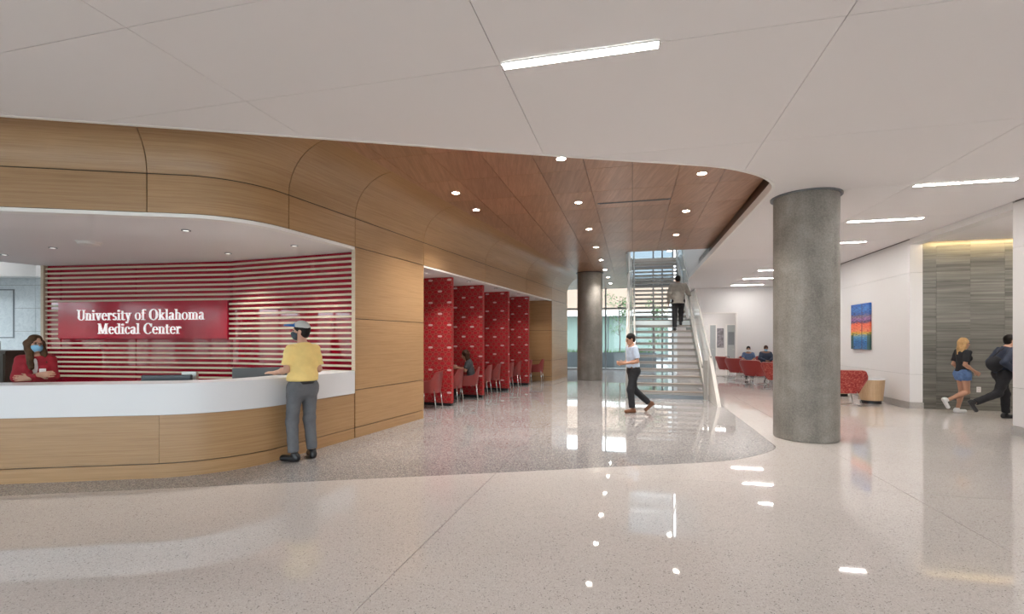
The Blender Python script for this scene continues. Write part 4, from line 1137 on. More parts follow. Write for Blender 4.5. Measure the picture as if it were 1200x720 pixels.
# desk equipment
def desk_pt(u, off):
    pt = sub_path(DESK, u, u + .02); nn = normals(pt)[0]; return pt[0].x + nn.x * off, pt[0].y + nn.y * off, math.atan2(nn.y, nn.x) - PI / 2
def ud_x(x): return u_of(DESK, DL, lambda p: p.x - x)
x, y, r_ = desk_pt(ud_x(-4.15), -.72)
mo = thing('monitor', 'black computer monitor behind the counter, seen from the back', 'monitor', (-4.32, 6.05, .735), math.radians(188))
MB().box(-.29, .29, -.02, .02, .13, .385, bev=.008).build('monitor_case', M['black'], mo)
MB().box(-.28, .28, .0205, .022, .145, .375).build('screen', new_mat('dark_screen', (.03, .04, .05), .2), mo)  # plain dark screen face without emission
MB().tube([(0, -.03, .012), (0, -.03, .25)], .02, 10).build('monitor_stand', M['chrome'], mo)
MB().box(-.12, .12, -.12, .08, 0, .012).build('stand_foot', M['chrome'], mo)
tp = thing('document_tray', 'small silver desk tray behind the black monitor', 'tray', (-4.30, 6.42, .735), math.radians(8))
MB().box(-.16, .16, -.12, .12, .0, .02).build('tray_base', M['steel'], tp); MB().box(-.11, .07, .05, .11, .02, .395).build('upright_papers', M['steel'], tp)
lp = thing('privacy_screen', 'low grey counter screen beside the man in the yellow shirt', 'screen', (-3.42, 6.62, .735), math.radians(205))
MB().box(-.36, .36, -.012, .012, .10, .445, bev=.004).build('grey_panel', new_mat('charcoal_panel', (.09, .095, .10), .5), lp); MB().box(-.30, -.24, -.08, .08, 0, .10).build('foot', M['steel'], lp); MB().box(.24, .30, -.08, .08, 0, .10).build('foot', M['steel'], lp)
cb = thing('storage_cabinet', 'dark brown storage cabinet at the far left behind the woman', 'cabinet', (-9.75, 8.95, 0), 0)
DKW = new_mat('dark_brown_laminate', (.035, .025, .018), .5)
MB().box(-.75, .62, -.25, .25, .06, 1.33).build('cabinet_body', DKW, cb); MB().box(-.78, .65, -.27, .27, 1.33, 1.36).build('cabinet_top', DKW, cb); MB().box(-.7, .58, -.22, .22, 0, .06).build('plinth', M['black'], cb)
for x0 in (-.74, -.06): 
    d_ = MB().box(x0, x0 + .66, -.268, -.25, .09, 1.3).build('door', DKW, cb); MB().box(x0 + .30, x0 + .36, -.285, -.268, 1.16, 1.18).build('handle', M['steel'], d_)
for k, xx in enumerate((-9.66, -9.50)):
    t = thing('metal_canister', 'steel canister on the dark cabinet, %s of two' % ('left' if k == 0 else 'right'), 'canister', (xx, 8.9, 1.36))
    MB().lathe([(.05, 0), (.055, .01), (.055, .15)], 20).build('canister_body', M['steel'], t, True, .6); MB().lathe([(.057, .151), (.057, .17), (.02, .185)], 20).build('lid', M['steel'], t, True, .6)

# ================================================================== PEOPLE
def smin(a, b, k):
    h = np.maximum(k - np.abs(a - b), 0) / k
    return np.minimum(a, b) - h * h * k * .25
class SDF:
    def __init__(s, k=.02): s.p = []; s.k = k; s.cuts = []; s.subs = []; s.wob = 0
    def cone(s, a, b, ra, rb, k=None, q=None, fwd=None, flat_a=False, flat_b=False):
        s.p.append(('c', np.array(a, float), np.array(b, float), ra, rb, s.k if k is None else k, q, None if fwd is None else np.array(fwd, float), flat_a, flat_b)); return s
    def ell(s, c, r, R=None, k=None):
        s.p.append(('e', np.array(c, float), np.array(r, float), np.eye(3) if R is None else np.array(R, float), s.k if k is None else k)); return s
    def cut(s, p, n): s.cuts.append((np.array(p, float), np.array(n, float))); return s
    def sub(s, c, r, R=None): s.subs.append((np.array(c, float), np.array(r, float), np.eye(3) if R is None else np.array(R, float))); return s
    @staticmethod
    def d_ell(X, c, r, R):
        v = (X - c) @ R; k0 = np.linalg.norm(v / r, axis=-1); k1 = np.linalg.norm(v / (r * r), axis=-1) + 1e-9
        return k0 * (k0 - 1) / k1
    def mesh(s, vox=.009):
        lo = np.full(3, 1e9); hi = -lo
        bb = []
        for p in s.p:
            if p[0] == 'c':
                r = max(p[3], p[4]); l_, h_ = np.minimum(p[1], p[2]) - r, np.maximum(p[1], p[2]) + r
            else: r = p[2].max(); l_, h_ = p[1] - r, p[1] + r
            bb.append((l_, h_)); lo = np.minimum(lo, l_); hi = np.maximum(hi, h_)
        lo -= .03; hi += .03
        n = np.ceil((hi - lo) / vox).astype(int) + 1
        f = np.full(n, .5, np.float32)
        ax = [lo[i] + vox * np.arange(n[i]) for i in range(3)]
        for p, (l_, h_) in zip(s.p, bb):
            k = p[5] if p[0] == 'c' else p[4]
            m = k + 2.5 * vox + .012
            i0 = np.maximum(np.floor((l_ - m - lo) / vox).astype(int), 0); i1 = np.minimum(np.ceil((h_ + m - lo) / vox).astype(int) + 1, n)
            X = np.stack(np.meshgrid(*[ax[i][i0[i]:i1[i]] for i in range(3)], indexing='ij'), -1)
            if p[0] == 'c':
                _, a, b, ra, rb, kk, q, fw, fa, fb = p
                ba = b - a; l2 = ba @ ba + 1e-12; v = X - a; t = (v @ ba) / l2; tc = np.clip(t, 0, 1)
                w = v - tc[..., None] * ba
                if q is not None: w = w + fw * ((w @ fw) * (1 / q - 1))[..., None]
                d = np.linalg.norm(w, axis=-1) - (ra + tc * (rb - ra))
                L_ = math.sqrt(l2)
                if fa: d = np.maximum(d, -t * L_)
                if fb: d = np.maximum(d, (t - 1) * L_)
            else: d = s.d_ell(X, p[1], p[2], p[3])
            sl = tuple(slice(i0[i], i1[i]) for i in range(3))
            f[sl] = smin(f[sl], d.astype(np.float32), k)
        if s.cuts or s.subs or s.wob:
            X = np.stack(np.meshgrid(*ax, indexing='ij'), -1)
            if s.wob: f = f + s.wob * (np.sin(X[..., 2] * 43 + X[..., 0] * 21 + np.sin(X[..., 1] * 17) * 2) * np.sin(X[..., 0] * 27 - X[..., 2] * 13 + X[..., 1] * 31)).astype(np.float32)
            for c, r, R in s.subs: f = np.maximum(f, -s.d_ell(X, c, r, R).astype(np.float32))
            for p, nn in s.cuts: f = np.maximum(f, ((X - p) @ nn).astype(np.float32))
        f[0] = f[-1] = .1; f[:, 0] = f[:, -1] = .1; f[:, :, 0] = f[:, :, -1] = .1
        return surface_nets(f, lo, vox)
def surface_nets(f, lo, vox):
    ins = f < 0
    nx, ny, nz = f.shape
    acc = np.zeros((nx - 1, ny - 1, nz - 1, 3), np.float32); cnt = np.zeros((nx - 1, ny - 1, nz - 1), np.float32)
    for axis in range(3):
        A = [slice(None)] * 3; B = [slice(None)] * 3; A[axis] = slice(0, -1); B[axis] = slice(1, None)
        fa, fb = f[tuple(A)], f[tuple(B)]
        cr = (fa < 0) != (fb < 0)
        t = np.where(cr, fa / np.where(cr, fa - fb, 1), 0)
        o1, o2 = [k for k in range(3) if k != axis]
        for d1 in (0, 1):
            for d2 in (0, 1):
                sl = [slice(None)] * 3
                sl[o1] = slice(d1, f.shape[o1] - 1 + d1); sl[o2] = slice(d2, f.shape[o2] - 1 + d2)
                c = cr[tuple(sl)]; tt = t[tuple(sl)]
                cnt += c; acc[..., axis] += np.where(c, tt, 0); acc[..., o1] += c * d1; acc[..., o2] += c * d2
    act = cnt > 0
    idx = np.full(act.shape, -1, np.int64); idx[act] = np.arange(act.sum())
    base = np.argwhere(act).astype(np.float32)
    V = (base + acc[act] / cnt[act][:, None]) * vox + lo
    Fs = []
    for axis in range(3):
        A = [slice(None)] * 3; B = [slice(None)] * 3; A[axis] = slice(0, -1); B[axis] = slice(1, None)
        ia, ib = ins[tuple(A)], ins[tuple(B)]
        cr = np.argwhere(ia != ib)
        o1, o2 = (axis + 1) % 3, (axis + 2) % 3
        ok = (cr[:, o1] > 0) & (cr[:, o2] > 0) & (cr[:, o1] < f.shape[o1] - 1) & (cr[:, o2] < f.shape[o2] - 1); cr = cr[ok]
        fl = ia[tuple(cr.T)]
        q = []
        for d1, d2 in ((1, 1), (0, 1), (0, 0), (1, 0)):
            c = cr.copy(); c[:, o1] -= d1; c[:, o2] -= d2; q.append(idx[tuple(c.T)])
        q = np.stack(q, 1); q[~fl] = q[~fl][:, ::-1]; Fs.append(q)
    return V, np.concatenate(Fs)
def sdf_obj(s, name, mat, parent, vox=.009):
    V, Fq = s.mesh(vox)
    if len(V) == 0: return None
    # relax once
    me = bpy.data.meshes.new(name); me.from_pydata(V.tolist(), [], Fq.tolist()); me.materials.append(mat)
    me.polygons.foreach_set('use_smooth', [True] * len(me.polygons)); me.update()
    o = bpy.data.objects.new(name, me); COL.objects.link(o); o.parent = parent; return o

def rot_z(a): return np.array([[math.cos(a), -math.sin(a), 0], [math.sin(a), math.cos(a), 0], [0, 0, 1]])
STAND = dict(P=(0, 0, .94), N=(0, .0, 1.47), HC=(0, .025, 1.62), shL=(-.185, 0, 1.415), shR=(.185, 0, 1.415), elL=(-.235, -.03, 1.13), elR=(.235, -.03, 1.13), wrL=(-.235, .06, .885), wrR=(.235, .06, .885),
             hipL=(-.095, 0, .92), hipR=(.095, 0, .92), knL=(-.10, .02, .50), knR=(.10, .02, .50), anL=(-.10, -.02, .085), anR=(.10, -.02, .085), toeL=(-.13, 1, 0), toeR=(.13, 1, 0), head_yaw=0, head_pitch=0)
def person(label, loc, yaw, height, pose, skin, top, bottom, shoes, hair, extras=(), build=1.0, vox=.009, fingers=None):
    """label; where the feet stand; heading; one continuous body grown from the pose, clothes and hair as children"""
    J = dict(STAND); J.update(pose); S = height / 1.75
    v = {k: np.array(x, float) for k, x in J.items() if isinstance(x, tuple)}
    root = thing('person', label, 'person', loc, yaw)
    root.scale = (S, S, S)
    P, N = v['P'], v['N']; upv = (N - P) / np.linalg.norm(N - P); T = np.linalg.norm(N - P) / .53
    rt = v['shR'] - v['shL']; rt /= np.linalg.norm(rt); fw = np.cross(upv, rt); fw /= np.linalg.norm(fw)
    hl = v['hipR'] - v['hipL']; hl /= np.linalg.norm(hl); hf = np.cross(np.array([0, 0, 1.0]), hl); hf /= np.linalg.norm(hf)
    def tp(x, y, z): return P + rt * x + fw * y + upv * z * T
    g = build
    fem = J.get('fem', False)
    chest_w = .155 if fem else .172; waist = .118 if fem else .148; hipw = .158 if fem else .148
    def torso(s, t=0., k=.05, low=True):
        s.cone(tp(0, .005, .38), tp(0, .0, .24), (chest_w) * g + t, (waist + .012) * g + t, k, .66, fw)
        s.cone(tp(0, .0, .24), tp(0, .0, .08), (waist + .008) * g + t, waist * 1.02 * g + t, k, .72, fw)
        if low: s.cone(tp(0, 0, .09), P + np.array([0, 0, -.02]), waist * g + t, hipw * g + t, k, .74, fw)
        s.cone(v['shL'] * .72 + v['shR'] * .28 + upv * -.02, v['shR'] * .72 + v['shL'] * .28 + upv * -.02, .072 * g + t, .072 * g + t, k, .85, fw)
        s.cone(tp(0, -.01, .47), tp(0, -.005, .53), .075 + t, .056 + t, k)
        if fem:
            for sx in (-1, 1): s.ell(tp(sx * .07, .075, .335), (.062 + t, .055 + t, .06 + t), None, .03)
    # ---- head frame
    hy = J['head_yaw']; Rz = rot_z(hy); pt = J['head_pitch']
    Rx = np.array([[1, 0, 0], [0, math.cos(pt), -math.sin(pt)], [0, math.sin(pt), math.cos(pt)]]); HR = Rz @ Rx
    HC = v['HC']
    def hp(x, y, z): return HC + HR @ np.array([x, y, z])
    b = SDF(.03)
    torso(b, 0)
    for s_ in 'LR':
        sh, el, wr = v['sh' + s_], v['el' + s_], v['wr' + s_]
        b.cone(sh, el, .050 * g, .039 * g, .04); b.cone(el, wr, .040 * g, .026, .02)
        m_ = el * .68 + wr * .32; b.ell(m_, (.042 * g,) * 3, None, .03)
        hd = v.get('hd' + s_); hd = (wr - el) if hd is None else hd; hd = hd / np.linalg.norm(hd)
        pn = v.get('pn' + s_); pn = (np.array([1.0 if s_ == 'L' else -1.0, 0, 0])) if pn is None else pn
        pn = pn - hd * (pn @ hd); pn /= np.linalg.norm(pn) + 1e-9     # palm faces this way
        sd = np.cross(hd, pn)                                          # across the knuckles
        kn = wr + hd * .085
        for e in (-.6, 0, .6): b.cone(wr + sd * e * .025, kn + sd * e * .045, .019, .016, .012)
        curl = J.get('curl' + s_, .5)
        for q, (off, ln) in enumerate(((-.036, .070), (-.012, .080), (.012, .075), (.035, .058))):
            k0 = kn + sd * off; d1 = hd * math.cos(curl * .6) + pn * math.sin(curl * .6); k1 = k0 + d1 * ln * .52
            d2 = hd * math.cos(curl * 1.6) + pn * math.sin(curl * 1.6); k2 = k1 + d2 * ln * .5
            b.cone(k0, k1, .0105, .0095, .004); b.cone(k1, k2, .0095, .008, .004)
        ts = J.get('thumb' + s_, -1)
        t0 = wr + hd * .025 + sd * ts * .022; t1 = t0 + (hd * .6 + sd * ts * .75 + pn * .25) * .045; t2 = t1 + (hd * .9 + sd * ts * .2 + pn * .3) * .032
        b.cone(t0, t1, .014, .012, .012); b.cone(t1, t2, .012, .009, .004)
        hip, kn_, an = v['hip' + s_], v['kn' + s_], v['an' + s_]
        b.cone(hip, kn_, .086 * g, .054 * g, .04); b.cone(kn_, an, .054 * g, .036 * g, .02)
        cm = kn_ * .7 + an * .3; cd = np.array([v['toe' + s_][0], v['toe' + s_][1], 0]); cd /= np.linalg.norm(cd)
        b.cone(kn_ * .85 + an * .15 - cd * .010, kn_ * .55 + an * .45 - cd * .010, .052 * g, .048 * g, .03)
        td = v['toe' + s_] / np.linalg.norm(v['toe' + s_])
        fd = v.get('dn' + s_); fd = np.array([0, 0, -1.0]) if fd is None else fd / np.linalg.norm(fd)
        b.cone(an + fd * .030 - td * .02, an + fd * .048 + td * .125, .032, .024, .02)
    b.cone(tp(0, -.008, .48), HC + HR @ np.array([0, -.015, -.06]), .054, .052, .02)
    b.ell(hp(0, -.012, .025), (.074, .094, .092), HR, .02)            # cranium
    b.ell(hp(0, .012, -.045), (.058, .072, .072), HR, .03)            # face
    b.cone(hp(0, .05, -.095), hp(0, .055, -.09), .028, .028, .03)      # chin
    b.cone(hp(0, .083, .005), hp(0, .104, -.032), .009, .015, .012)    # nose
    b.ell(hp(0, .078, -.066), (.026, .012, .010), HR, .008)            # mouth
    for sx in (-1, 1):
        b.ell(hp(sx * .076, -.008, -.012), (.009, .022, .032), HR, .008)
        b.ell(hp(sx * .03, .078, .022), (.022, .012, .008), HR, .01)   # brow
    b.subs = []
    sdf_obj(b, 'body', skin, root, vox)
    for sx in (-1, 1): 
        e = SDF(.002); e.ell(hp(sx * .030, .078, .0), (.013, .010, .007), HR); sdf_obj(e, 'eye', M['eye'], root, .003)
    # ---- top
    if top:
        s = SDF(.03); t_ = top.get('thick', .014 if not top.get('jacket') else .020); hem = top.get('hem', .02)
        torso(s, t_, .05, True)
        s.cone(tp(0, 0, .09), tp(0, 0, hem - .02), (waist + .004) * g + t_ + top.get('loose', .004), hipw * g + t_ + top.get('loose', .006), .04, .92 if top.get('loose') else .78, fw)
        for s_ in 'LR':
            sh, el, wr = v['sh' + s_], v['el' + s_], v['wr' + s_]
            if top['sleeve'] == 'short':
                f_ = .78; en = sh * (1 - f_) + el * f_
                s.cone(sh, en, .060 * g + t_ * .6, .058 * g + t_ * .7, .04, flat_b=True)
            else:
                s.cone(sh, el, .056 * g + t_, .046 * g + t_, .04); s.cone(el, el * .06 + wr * .94, .046 * g + t_, .036 + t_ * .7, .03, flat_b=True)
        s.cut(tp(0, 0, hem), -upv)
        s.cut(tp(0, -.02, .535), np.array(upv) * .94 + fw * .34)
        if top.get('open'):     # open jacket front
            s.sub(tp(0, .16, .36), (.034, .10, .17), np.stack([rt, fw, upv], 1))
        s.wob = top.get('wob', .0035)
        sdf_obj(s, top.get('name', 'shirt'), top['mat'], root, vox)
        if top.get('collar'):
            c = SDF(.01); c.cone(tp(0, -.012, .50), tp(0, -.012, .545), .075, .064, .01, flat_a=True, flat_b=True); c.sub(tp(0, .10, .55), (.05, .06, .05)); sdf_obj(c, 'collar', top['collar'], root, .007)
        if top.get('under'):
            u = SDF(.03); torso(u, .003, .05, True); u.cut(tp(0, 0, .25), -upv); u.cut(tp(0, 0, .50), upv); u.cut(tp(0, .02, 0), -fw); sdf_obj(u, 'blouse', top['under'], root, vox)
    # ---- bottom
    s = SDF(.03); t_ = .014; wb = bottom.get('waist', .10)
    s.cone(tp(0, 0, wb), P + np.array([0, 0, -.02]), (waist + .002) * g + t_, hipw * g + t_, .04, .76, fw)
    for s_ in 'LR':
        hip, kn_, an = v['hip' + s_], v['kn' + s_], v['an' + s_]
        s.ell(hip - hf * .045 + np.array([0, 0, -.01]), (.085 * g, .085 * g, .10), None, .05)
        if bottom['len'] == 'long':
            s.cone(hip, kn_, .092 * g + t_, .066 * g + t_ * .6, .05); end = an * .93 + kn_ * .07
            s.cone(kn_, end, .068 * g + t_ * .6, .058 + t_ * .5, .04, flat_b=True)
        else:
            f_ = bottom.get('frac', .40); en = hip * (1 - f_) + kn_ * f_
            s.cone(hip, en, .092 * g + t_, .086 * g + t_, .05, flat_b=True)
    s.cut(tp(0, 0, wb), upv); s.wob = .003
    sdf_obj(s, bottom.get('name', 'trousers'), bottom['mat'], root, vox)
    if bottom.get('belt'):
        s = SDF(.01); s.cone(tp(0, 0, wb - .045), tp(0, 0, wb - .008), (waist + .003) * g + t_ + .016, (waist + .001) * g + t_ + .016, .01, .76, fw, True, True); sdf_obj(s, 'belt', bottom['belt'], root, .007)
    # ---- shoes
    for s_ in 'LR':
        an = v['an' + s_]; td = v['toe' + s_] / np.linalg.norm(v['toe' + s_]); dn = J.get('dn' + s_); dn = np.array([0, 0, -1.0]) if dn is None else np.array(dn, float)
        s = SDF(.025); sole = an + dn * .047
        s.cone(sole - td * .045, sole + td * .15, .043, .040, .02); s.cone(sole - td * .04 - dn * .03, an - dn * .01 - td * .01, .042, .046, .02)
        s.cut(an + dn * .083, dn)
        s.cut(an - dn * .03, -dn)
        sdf_obj(s, 'shoe', shoes, root, .008)
    # ---- hair
    if hair:
        hm = hair['mat']; s = SDF(.015)
        s.ell(hp(0, -.02, .034), (.083, .100, .096), HR)
        if hair['style'] == 'short':
            s.ell(hp(0, -.05, -.02), (.072, .062, .075), HR, .02)
            s.cut(hp(0, .052, 0), HR @ np.array([0, .75, -.66]))
            s.cut(hp(0, 0, -.085), HR @ np.array([0, 0, -1.0]))
        else:
            ln = hair.get('len', .30); bk = HR @ np.array([0, -1.0, 0]); rtv = HR @ np.array([1.0, 0, 0])
            for sx, w in ((-1, .054), (-.5, .055), (0, .06), (.5, .055), (1, .054)):
                a_ = hp(sx * .066, -.035 - .03 * (1 - abs(sx)), .0); e_ = a_ + np.array([0, 0, -ln * (1 - .1 * abs(sx))]) + bk * (.035 if not hair.get('front') else .0) + rtv * sx * .03
                if hair.get('front') and abs(sx) == 1: e_ = a_ + np.array([0, 0, -ln]) + HR @ np.array([sx * .02, .13, 0])
                s.cone(a_, e_, w, w * .62, .03)
            s.wob = .005
            s.sub(hp(0, .10, -.035), (.062, .085, .085), HR)
        s.sub(hp(0, .105, -.03), (.066, .075, .082), HR)
        sdf_obj(s, 'hair', hm, root, .008)
    for e in extras: e(dict(root=root, hp=hp, HR=HR, tp=tp, v=v))
    return root
def mask(mat):
    def f(c):
        s = SDF(.01); HR, hp = c['HR'], c['hp']
        s.ell(hp(0, .018, -.058), (.068, .086, .068), HR); s.cone(hp(0, .09, -.02), hp(0, .098, -.036), .012, .018, .02)
        s.cut(hp(0, .022, 0), HR @ np.array([0, -1.0, 0])); s.cut(hp(0, 0, -.012), HR @ np.array([0, -.15, 1.0])); sdf_obj(s, 'face_mask', mat, c['root'], .006)
        o = MB()
        for sx in (-1, 1): o.tube([hp(sx * .060, .03, -.03), hp(sx * .080, -.005, -.005), hp(sx * .082, -.03, -.02)], .0025, 5)
        o.build('ear_loop', mat, c['root'])
    return f
def cap(c):
    HR, hp = c['HR'], c['hp']
    s = SDF(.01); s.ell(hp(0, -.010, .045), (.090, .108, .092), HR); s.cut(hp(0, 0, .045), HR @ np.array([0, .05, -1.0])); s.cut(hp(0, .045, 0), HR @ np.array([0, 1.0, -.25])); sdf_obj(s, 'cap_mesh', M['cap_mesh'], c['root'], .007)
    s = SDF(.01); s.ell(hp(0, -.010, .045), (.092, .110, .094), HR); s.cut(hp(0, 0, .045), HR @ np.array([0, .05, -1.0])); s.cut(hp(0, .040, 0), HR @ np.array([0, -1.0, .25])); s.ell(hp(0, .125, .062), (.080, .080, .022), HR, .01); sdf_obj(s, 'cap_front', M['cap_blue'], c['root'], .006)
def glasses(c):
    hp = c['hp']; o = MB()
    for sx in (-1, 1):
        pts = [hp(sx * .032 + .026 * math.cos(a), .098, .0 + .018 * math.sin(a)) for a in [2 * PI * i / 12 for i in range(13)]]; o.tube(pts, .0022, 5)
        o.tube([hp(sx * .058, .096, .003), hp(sx * .078, .02, .005), hp(sx * .08, -.02, 0)], .002, 5)
    o.tube([hp(-.008, .10, .004), hp(.008, .10, .004)], .002, 5); o.build('glasses', M['black'], c['root'])
def badge(c):
    tp = c['tp']; o = MB(); p = tp(-.08, .15, .30)
    o.box(-.035, .035, -.004, .004, -.03, .03); o.v = [tuple(np.array(p) + np.array(q)) for q in o.v]; o.build('name_badge', M['white_cloth'], c['root'])

# the man at the counter
person('man in yellow shirt, grey trousers and cap standing at the reception counter', (-2.732, 6.305, 0), math.radians(54), 1.79,
       dict(shL=(-.160, 0, 1.40), shR=(.160, 0, 1.40), HC=(-.01, .035, 1.635), head_yaw=math.radians(48), head_pitch=.06, hipL=(-.10, 0, .92), hipR=(.095, 0, .92), knL=(-.125, .03, .50), knR=(.11, .03, .50), anL=(-.135, -.02, .085), anR=(.12, -.02, .085), toeL=(-.45, 1, 0), toeR=(.30, 1, 0),
            elL=(-.215, .0, 1.15), wrL=(-.24, .24, 1.105), hdL=(-.1, 1, .02), pnL=(0, 0, -1), curlL=.25, thumbL=-1, elR=(.215, -.02, 1.14), wrR=(.18, .22, 1.10), hdR=(-.2, 1, 0), pnR=(0, 0, -1), curlR=.25, thumbR=1),
       M['skin_light'], dict(mat=M['yellow_shirt'], sleeve='short', hem=.065, loose=.02, thick=.022, collar=M['yellow_shirt'], wob=.006), dict(mat=M['grey_trousers'], len='long', belt=M['black_shoe'], waist=.07), M['black_shoe'],
       dict(style='short', mat=M['hair_dark']), (mask(M['mask_grey']), cap), build=.96)
# the woman behind the desk
person('woman in a red jacket and blue face mask with arms folded behind the desk', (-6.27, 6.36, 0), math.radians(-140), 1.63,
       dict(fem=True, head_yaw=math.radians(26), shL=(-.150, 0, 1.395), shR=(.150, 0, 1.395), elL=(-.185, .05, 1.15), wrL=(.05, .19, 1.14), hdL=(1, .0, .08), pnL=(0, -1, 0), curlL=.3, elR=(.185, .05, 1.15), wrR=(-.05, .225, 1.19), hdR=(-1, .0, .05), pnR=(0, -1, 0), curlR=.3),
       M['skin_light'], dict(mat=M['red_blazer'], sleeve='long', hem=-.04, jacket=True, thick=.017, open=True, under=M['white_cloth'], name='jacket'), dict(mat=M['black_cloth'], len='long'), M['black_shoe'],
       dict(style='long', mat=M['hair_brown'], len=.33, front=True), (mask(M['mask_blue']), glasses, badge), build=.93)
# the man walking in front of the stairs
person('man in pale blue polo and black trousers walking left before the stairs', (2.60, 10.36, 0), math.radians(97), 1.70,
       dict(N=(0, .03, 1.47), HC=(0, .07, 1.615), head_pitch=-.22, shL=(-.185, .03, 1.415), shR=(.185, .03, 1.415), elL=(-.24, .0, 1.13), wrL=(-.10, .25, 1.08), hdL=(.35, 1, .05), pnL=(1, -.2, .3), elR=(.24, -.02, 1.13), wrR=(.10, .24, 1.08), hdR=(-.35, 1, .05), pnR=(-1, -.2, .3),
            knL=(-.10, .10, .50), anL=(-.10, .06, .085), knR=(.10, -.05, .50), anR=(.10, -.42, .17), toeR=(.05, .75, -.65), dnR=(0, -.65, -.75)),
       M['skin_tan'], dict(mat=M['blue_polo'], sleeve='short', hem=.05, collar=M['blue_polo']), dict(mat=M['black_cloth'], len='long', belt=M['brown_shoe'], waist=.09), M['brown_shoe'], dict(style='short', mat=M['hair_dark']))
# the man on the stairs
pz = RISE * 10
person('man in grey blazer and black trousers climbing the stairs, seen from behind', AB(1.40, 16.02, pz), TH_A, 1.78,
       dict(N=(0, .07, 1.46), HC=(0, .12, 1.605), head_pitch=-.15, shL=(-.19, .06, 1.405), shR=(.19, .06, 1.405), P=(0, .02, .93), hipL=(-.095, .02, .92), hipR=(.095, .02, .92), elL=(-.27, .0, 1.13), wrL=(-.28, .05, .88), elR=(.30, .05, 1.16), wrR=(.36, .30, 1.12), hdR=(.1, 1, .25), pnR=(-.3, .3, -1),
            anL=(-.10, .02, .085), knL=(-.10, .07, .50), anR=(.10, .26, .085 + RISE * .98), knR=(.10, .24, .61)),
       M['skin_brown'], dict(mat=M['grey_blazer'], sleeve='long', hem=-.10, jacket=True, loose=.02, name='blazer'), dict(mat=M['black_cloth'], len='long'), M['black_shoe'], dict(style='short', mat=M['hair_dark']), build=1.04)
# two people walking into the side corridor
TB = -PI / 2 + TH_A
person('blonde woman in black top and denim shorts walking along the stone wall', (9.52, 10.20, 0), TB, 1.60,
       dict(fem=True, elL=(-.22, -.06, 1.13), wrL=(-.18, .12, .95), elR=(.22, -.08, 1.13), wrR=(.20, .12, .98), knL=(-.09, .03, .49), anL=(-.09, -.05, .085), knR=(.09, .03, .50), anR=(.09, -.36, .30), toeR=(0, .45, -.9), dnR=(0, -.9, -.45), head_pitch=-.1),
       M['skin_tan'], dict(mat=M['black_cloth'], sleeve='short', hem=.03), dict(mat=M['denim'], len='shorts', frac=.36, waist=.08, name='shorts'), M['white_shoe'], dict(style='long', mat=M['hair_blonde'], len=.26))
dark = person('person in dark navy clothes walking past the edge of the white wall', (9.62, 9.50, 0), TB, 1.69,
       dict(N=(0, .10, 1.45), HC=(0, .16, 1.595), P=(0, .03, .93), shL=(-.185, .09, 1.40), shR=(.185, .09, 1.40), hipL=(-.095, .03, .92), hipR=(.095, .03, .92), elL=(-.24, -.05, 1.15), wrL=(-.22, .1, .93), elR=(.25, -.10, 1.16), wrR=(.23, .1, .98), knL=(-.10, .13, .50), anL=(-.10, .14, .085), knR=(.10, -.12, .52), anR=(.10, -.52, .32), toeR=(0, .5, -.85), dnR=(0, -.85, -.5)),
       M['skin_light'], dict(mat=M['navy'], sleeve='long', hem=-.02), dict(mat=M['black_cloth'], len='long'), M['black_shoe'], dict(style='short', mat=M['hair_dark']))
bg_ = thing('shoulder_bag', 'black shoulder bag hanging behind the person in navy', 'bag', (9.44, 9.44, .92), TB)
bm = bmesh.new(); bmesh.ops.create_icosphere(bm, subdivisions=3, radius=1)
for v_ in bm.verts: v_.co = Vector((v_.co.x * .07, v_.co.y * .15, (v_.co.z * (1 - .2 * abs(v_.co.y))) * .16 + .16))
bm.verts.index_update(); obj('bag_body', [v_.co for v_ in bm.verts], [[q.index for q in f.verts] for f in bm.faces], M['black_cloth'], bg_, True); bm.free()
MB().tube([(0, -.06, .27), (.0, .06, .40), (.02, .13, .47)], .010, 6).build('strap', M['black_cloth'], bg_, True)
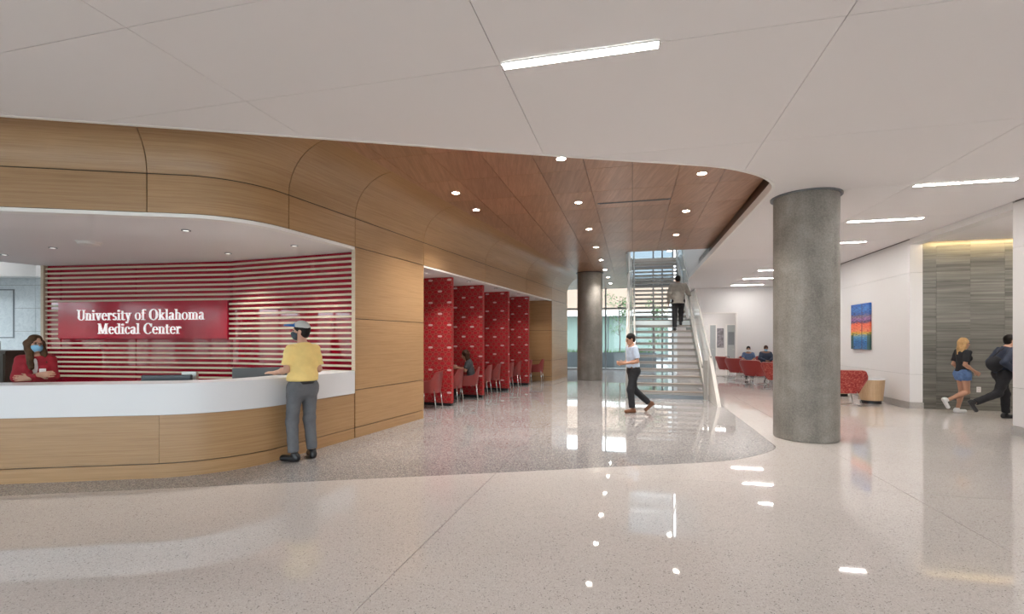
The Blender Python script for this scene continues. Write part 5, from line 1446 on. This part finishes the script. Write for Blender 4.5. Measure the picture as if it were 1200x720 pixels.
# the woman in the booth
SIT = dict(P=(0, -.06, .52), N=(0, .02, 1.04), HC=(0, .06, 1.185), shL=(-.17, .01, .985), shR=(.17, .01, .985), elL=(-.21, .12, .76), elR=(.21, .12, .76), wrL=(-.12, .33, .80), wrR=(.12, .33, .80), hipL=(-.09, -.04, .52), hipR=(.09, -.04, .52),
           knL=(-.10, .40, .51), knR=(.10, .40, .51), anL=(-.10, .42, .085), anR=(.10, .42, .085))
x, y, _ = WS(5.10, -.62)
person('woman in dark grey top sitting in a red booth chair', (x + .15, y, 0), math.atan2(WN[0], -WN[1]) + math.radians(24), 1.74,
       dict(SIT, fem=True, N=(0, .06, 1.03), HC=(0, .13, 1.165), head_pitch=-.35, shL=(-.165, .05, .975), shR=(.165, .05, .975), wrL=(-.07, .36, .82), wrR=(.08, .36, .84), hdR=(-.4, 1, .3), hdL=(.4, 1, .3)),
       M['skin_tan'], dict(mat=M['charcoal'], sleeve='short', hem=.02), dict(mat=M['black_cloth'], len='long'), M['black_shoe'], dict(style='long', mat=M['hair_auburn'], len=.24))
# two seated in the lounge
person('seated person in dusty blue shirt and white mask in the lounge', (9.86, 20.15, 0), math.radians(158), 1.70, dict(SIT, head_pitch=-.1, wrL=(-.05, .30, .66), wrR=(.05, .30, .68), elL=(-.23, .08, .76), elR=(.23, .08, .76)),
       M['skin_tan'], dict(mat=M['dusty_blue'], sleeve='short', hem=.0), dict(mat=M['black_cloth'], len='long'), M['black_shoe'], dict(style='short', mat=M['hair_dark']), (mask(M['mask_white']),), vox=.011)
person('seated person in navy shirt and blue mask in the lounge', (10.57, 20.13, 0), math.radians(166), 1.74, dict(SIT, head_pitch=-.25, wrL=(-.05, .30, .66), wrR=(.05, .30, .68), elL=(-.25, .08, .76), elR=(.25, .08, .76)),
       M['skin_brown'], dict(mat=M['navy'], sleeve='long', hem=.0), dict(mat=M['black_cloth'], len='long'), M['black_shoe'], dict(style='short', mat=M['hair_auburn']), (mask(M['mask_blue']),), build=1.08, vox=.011)
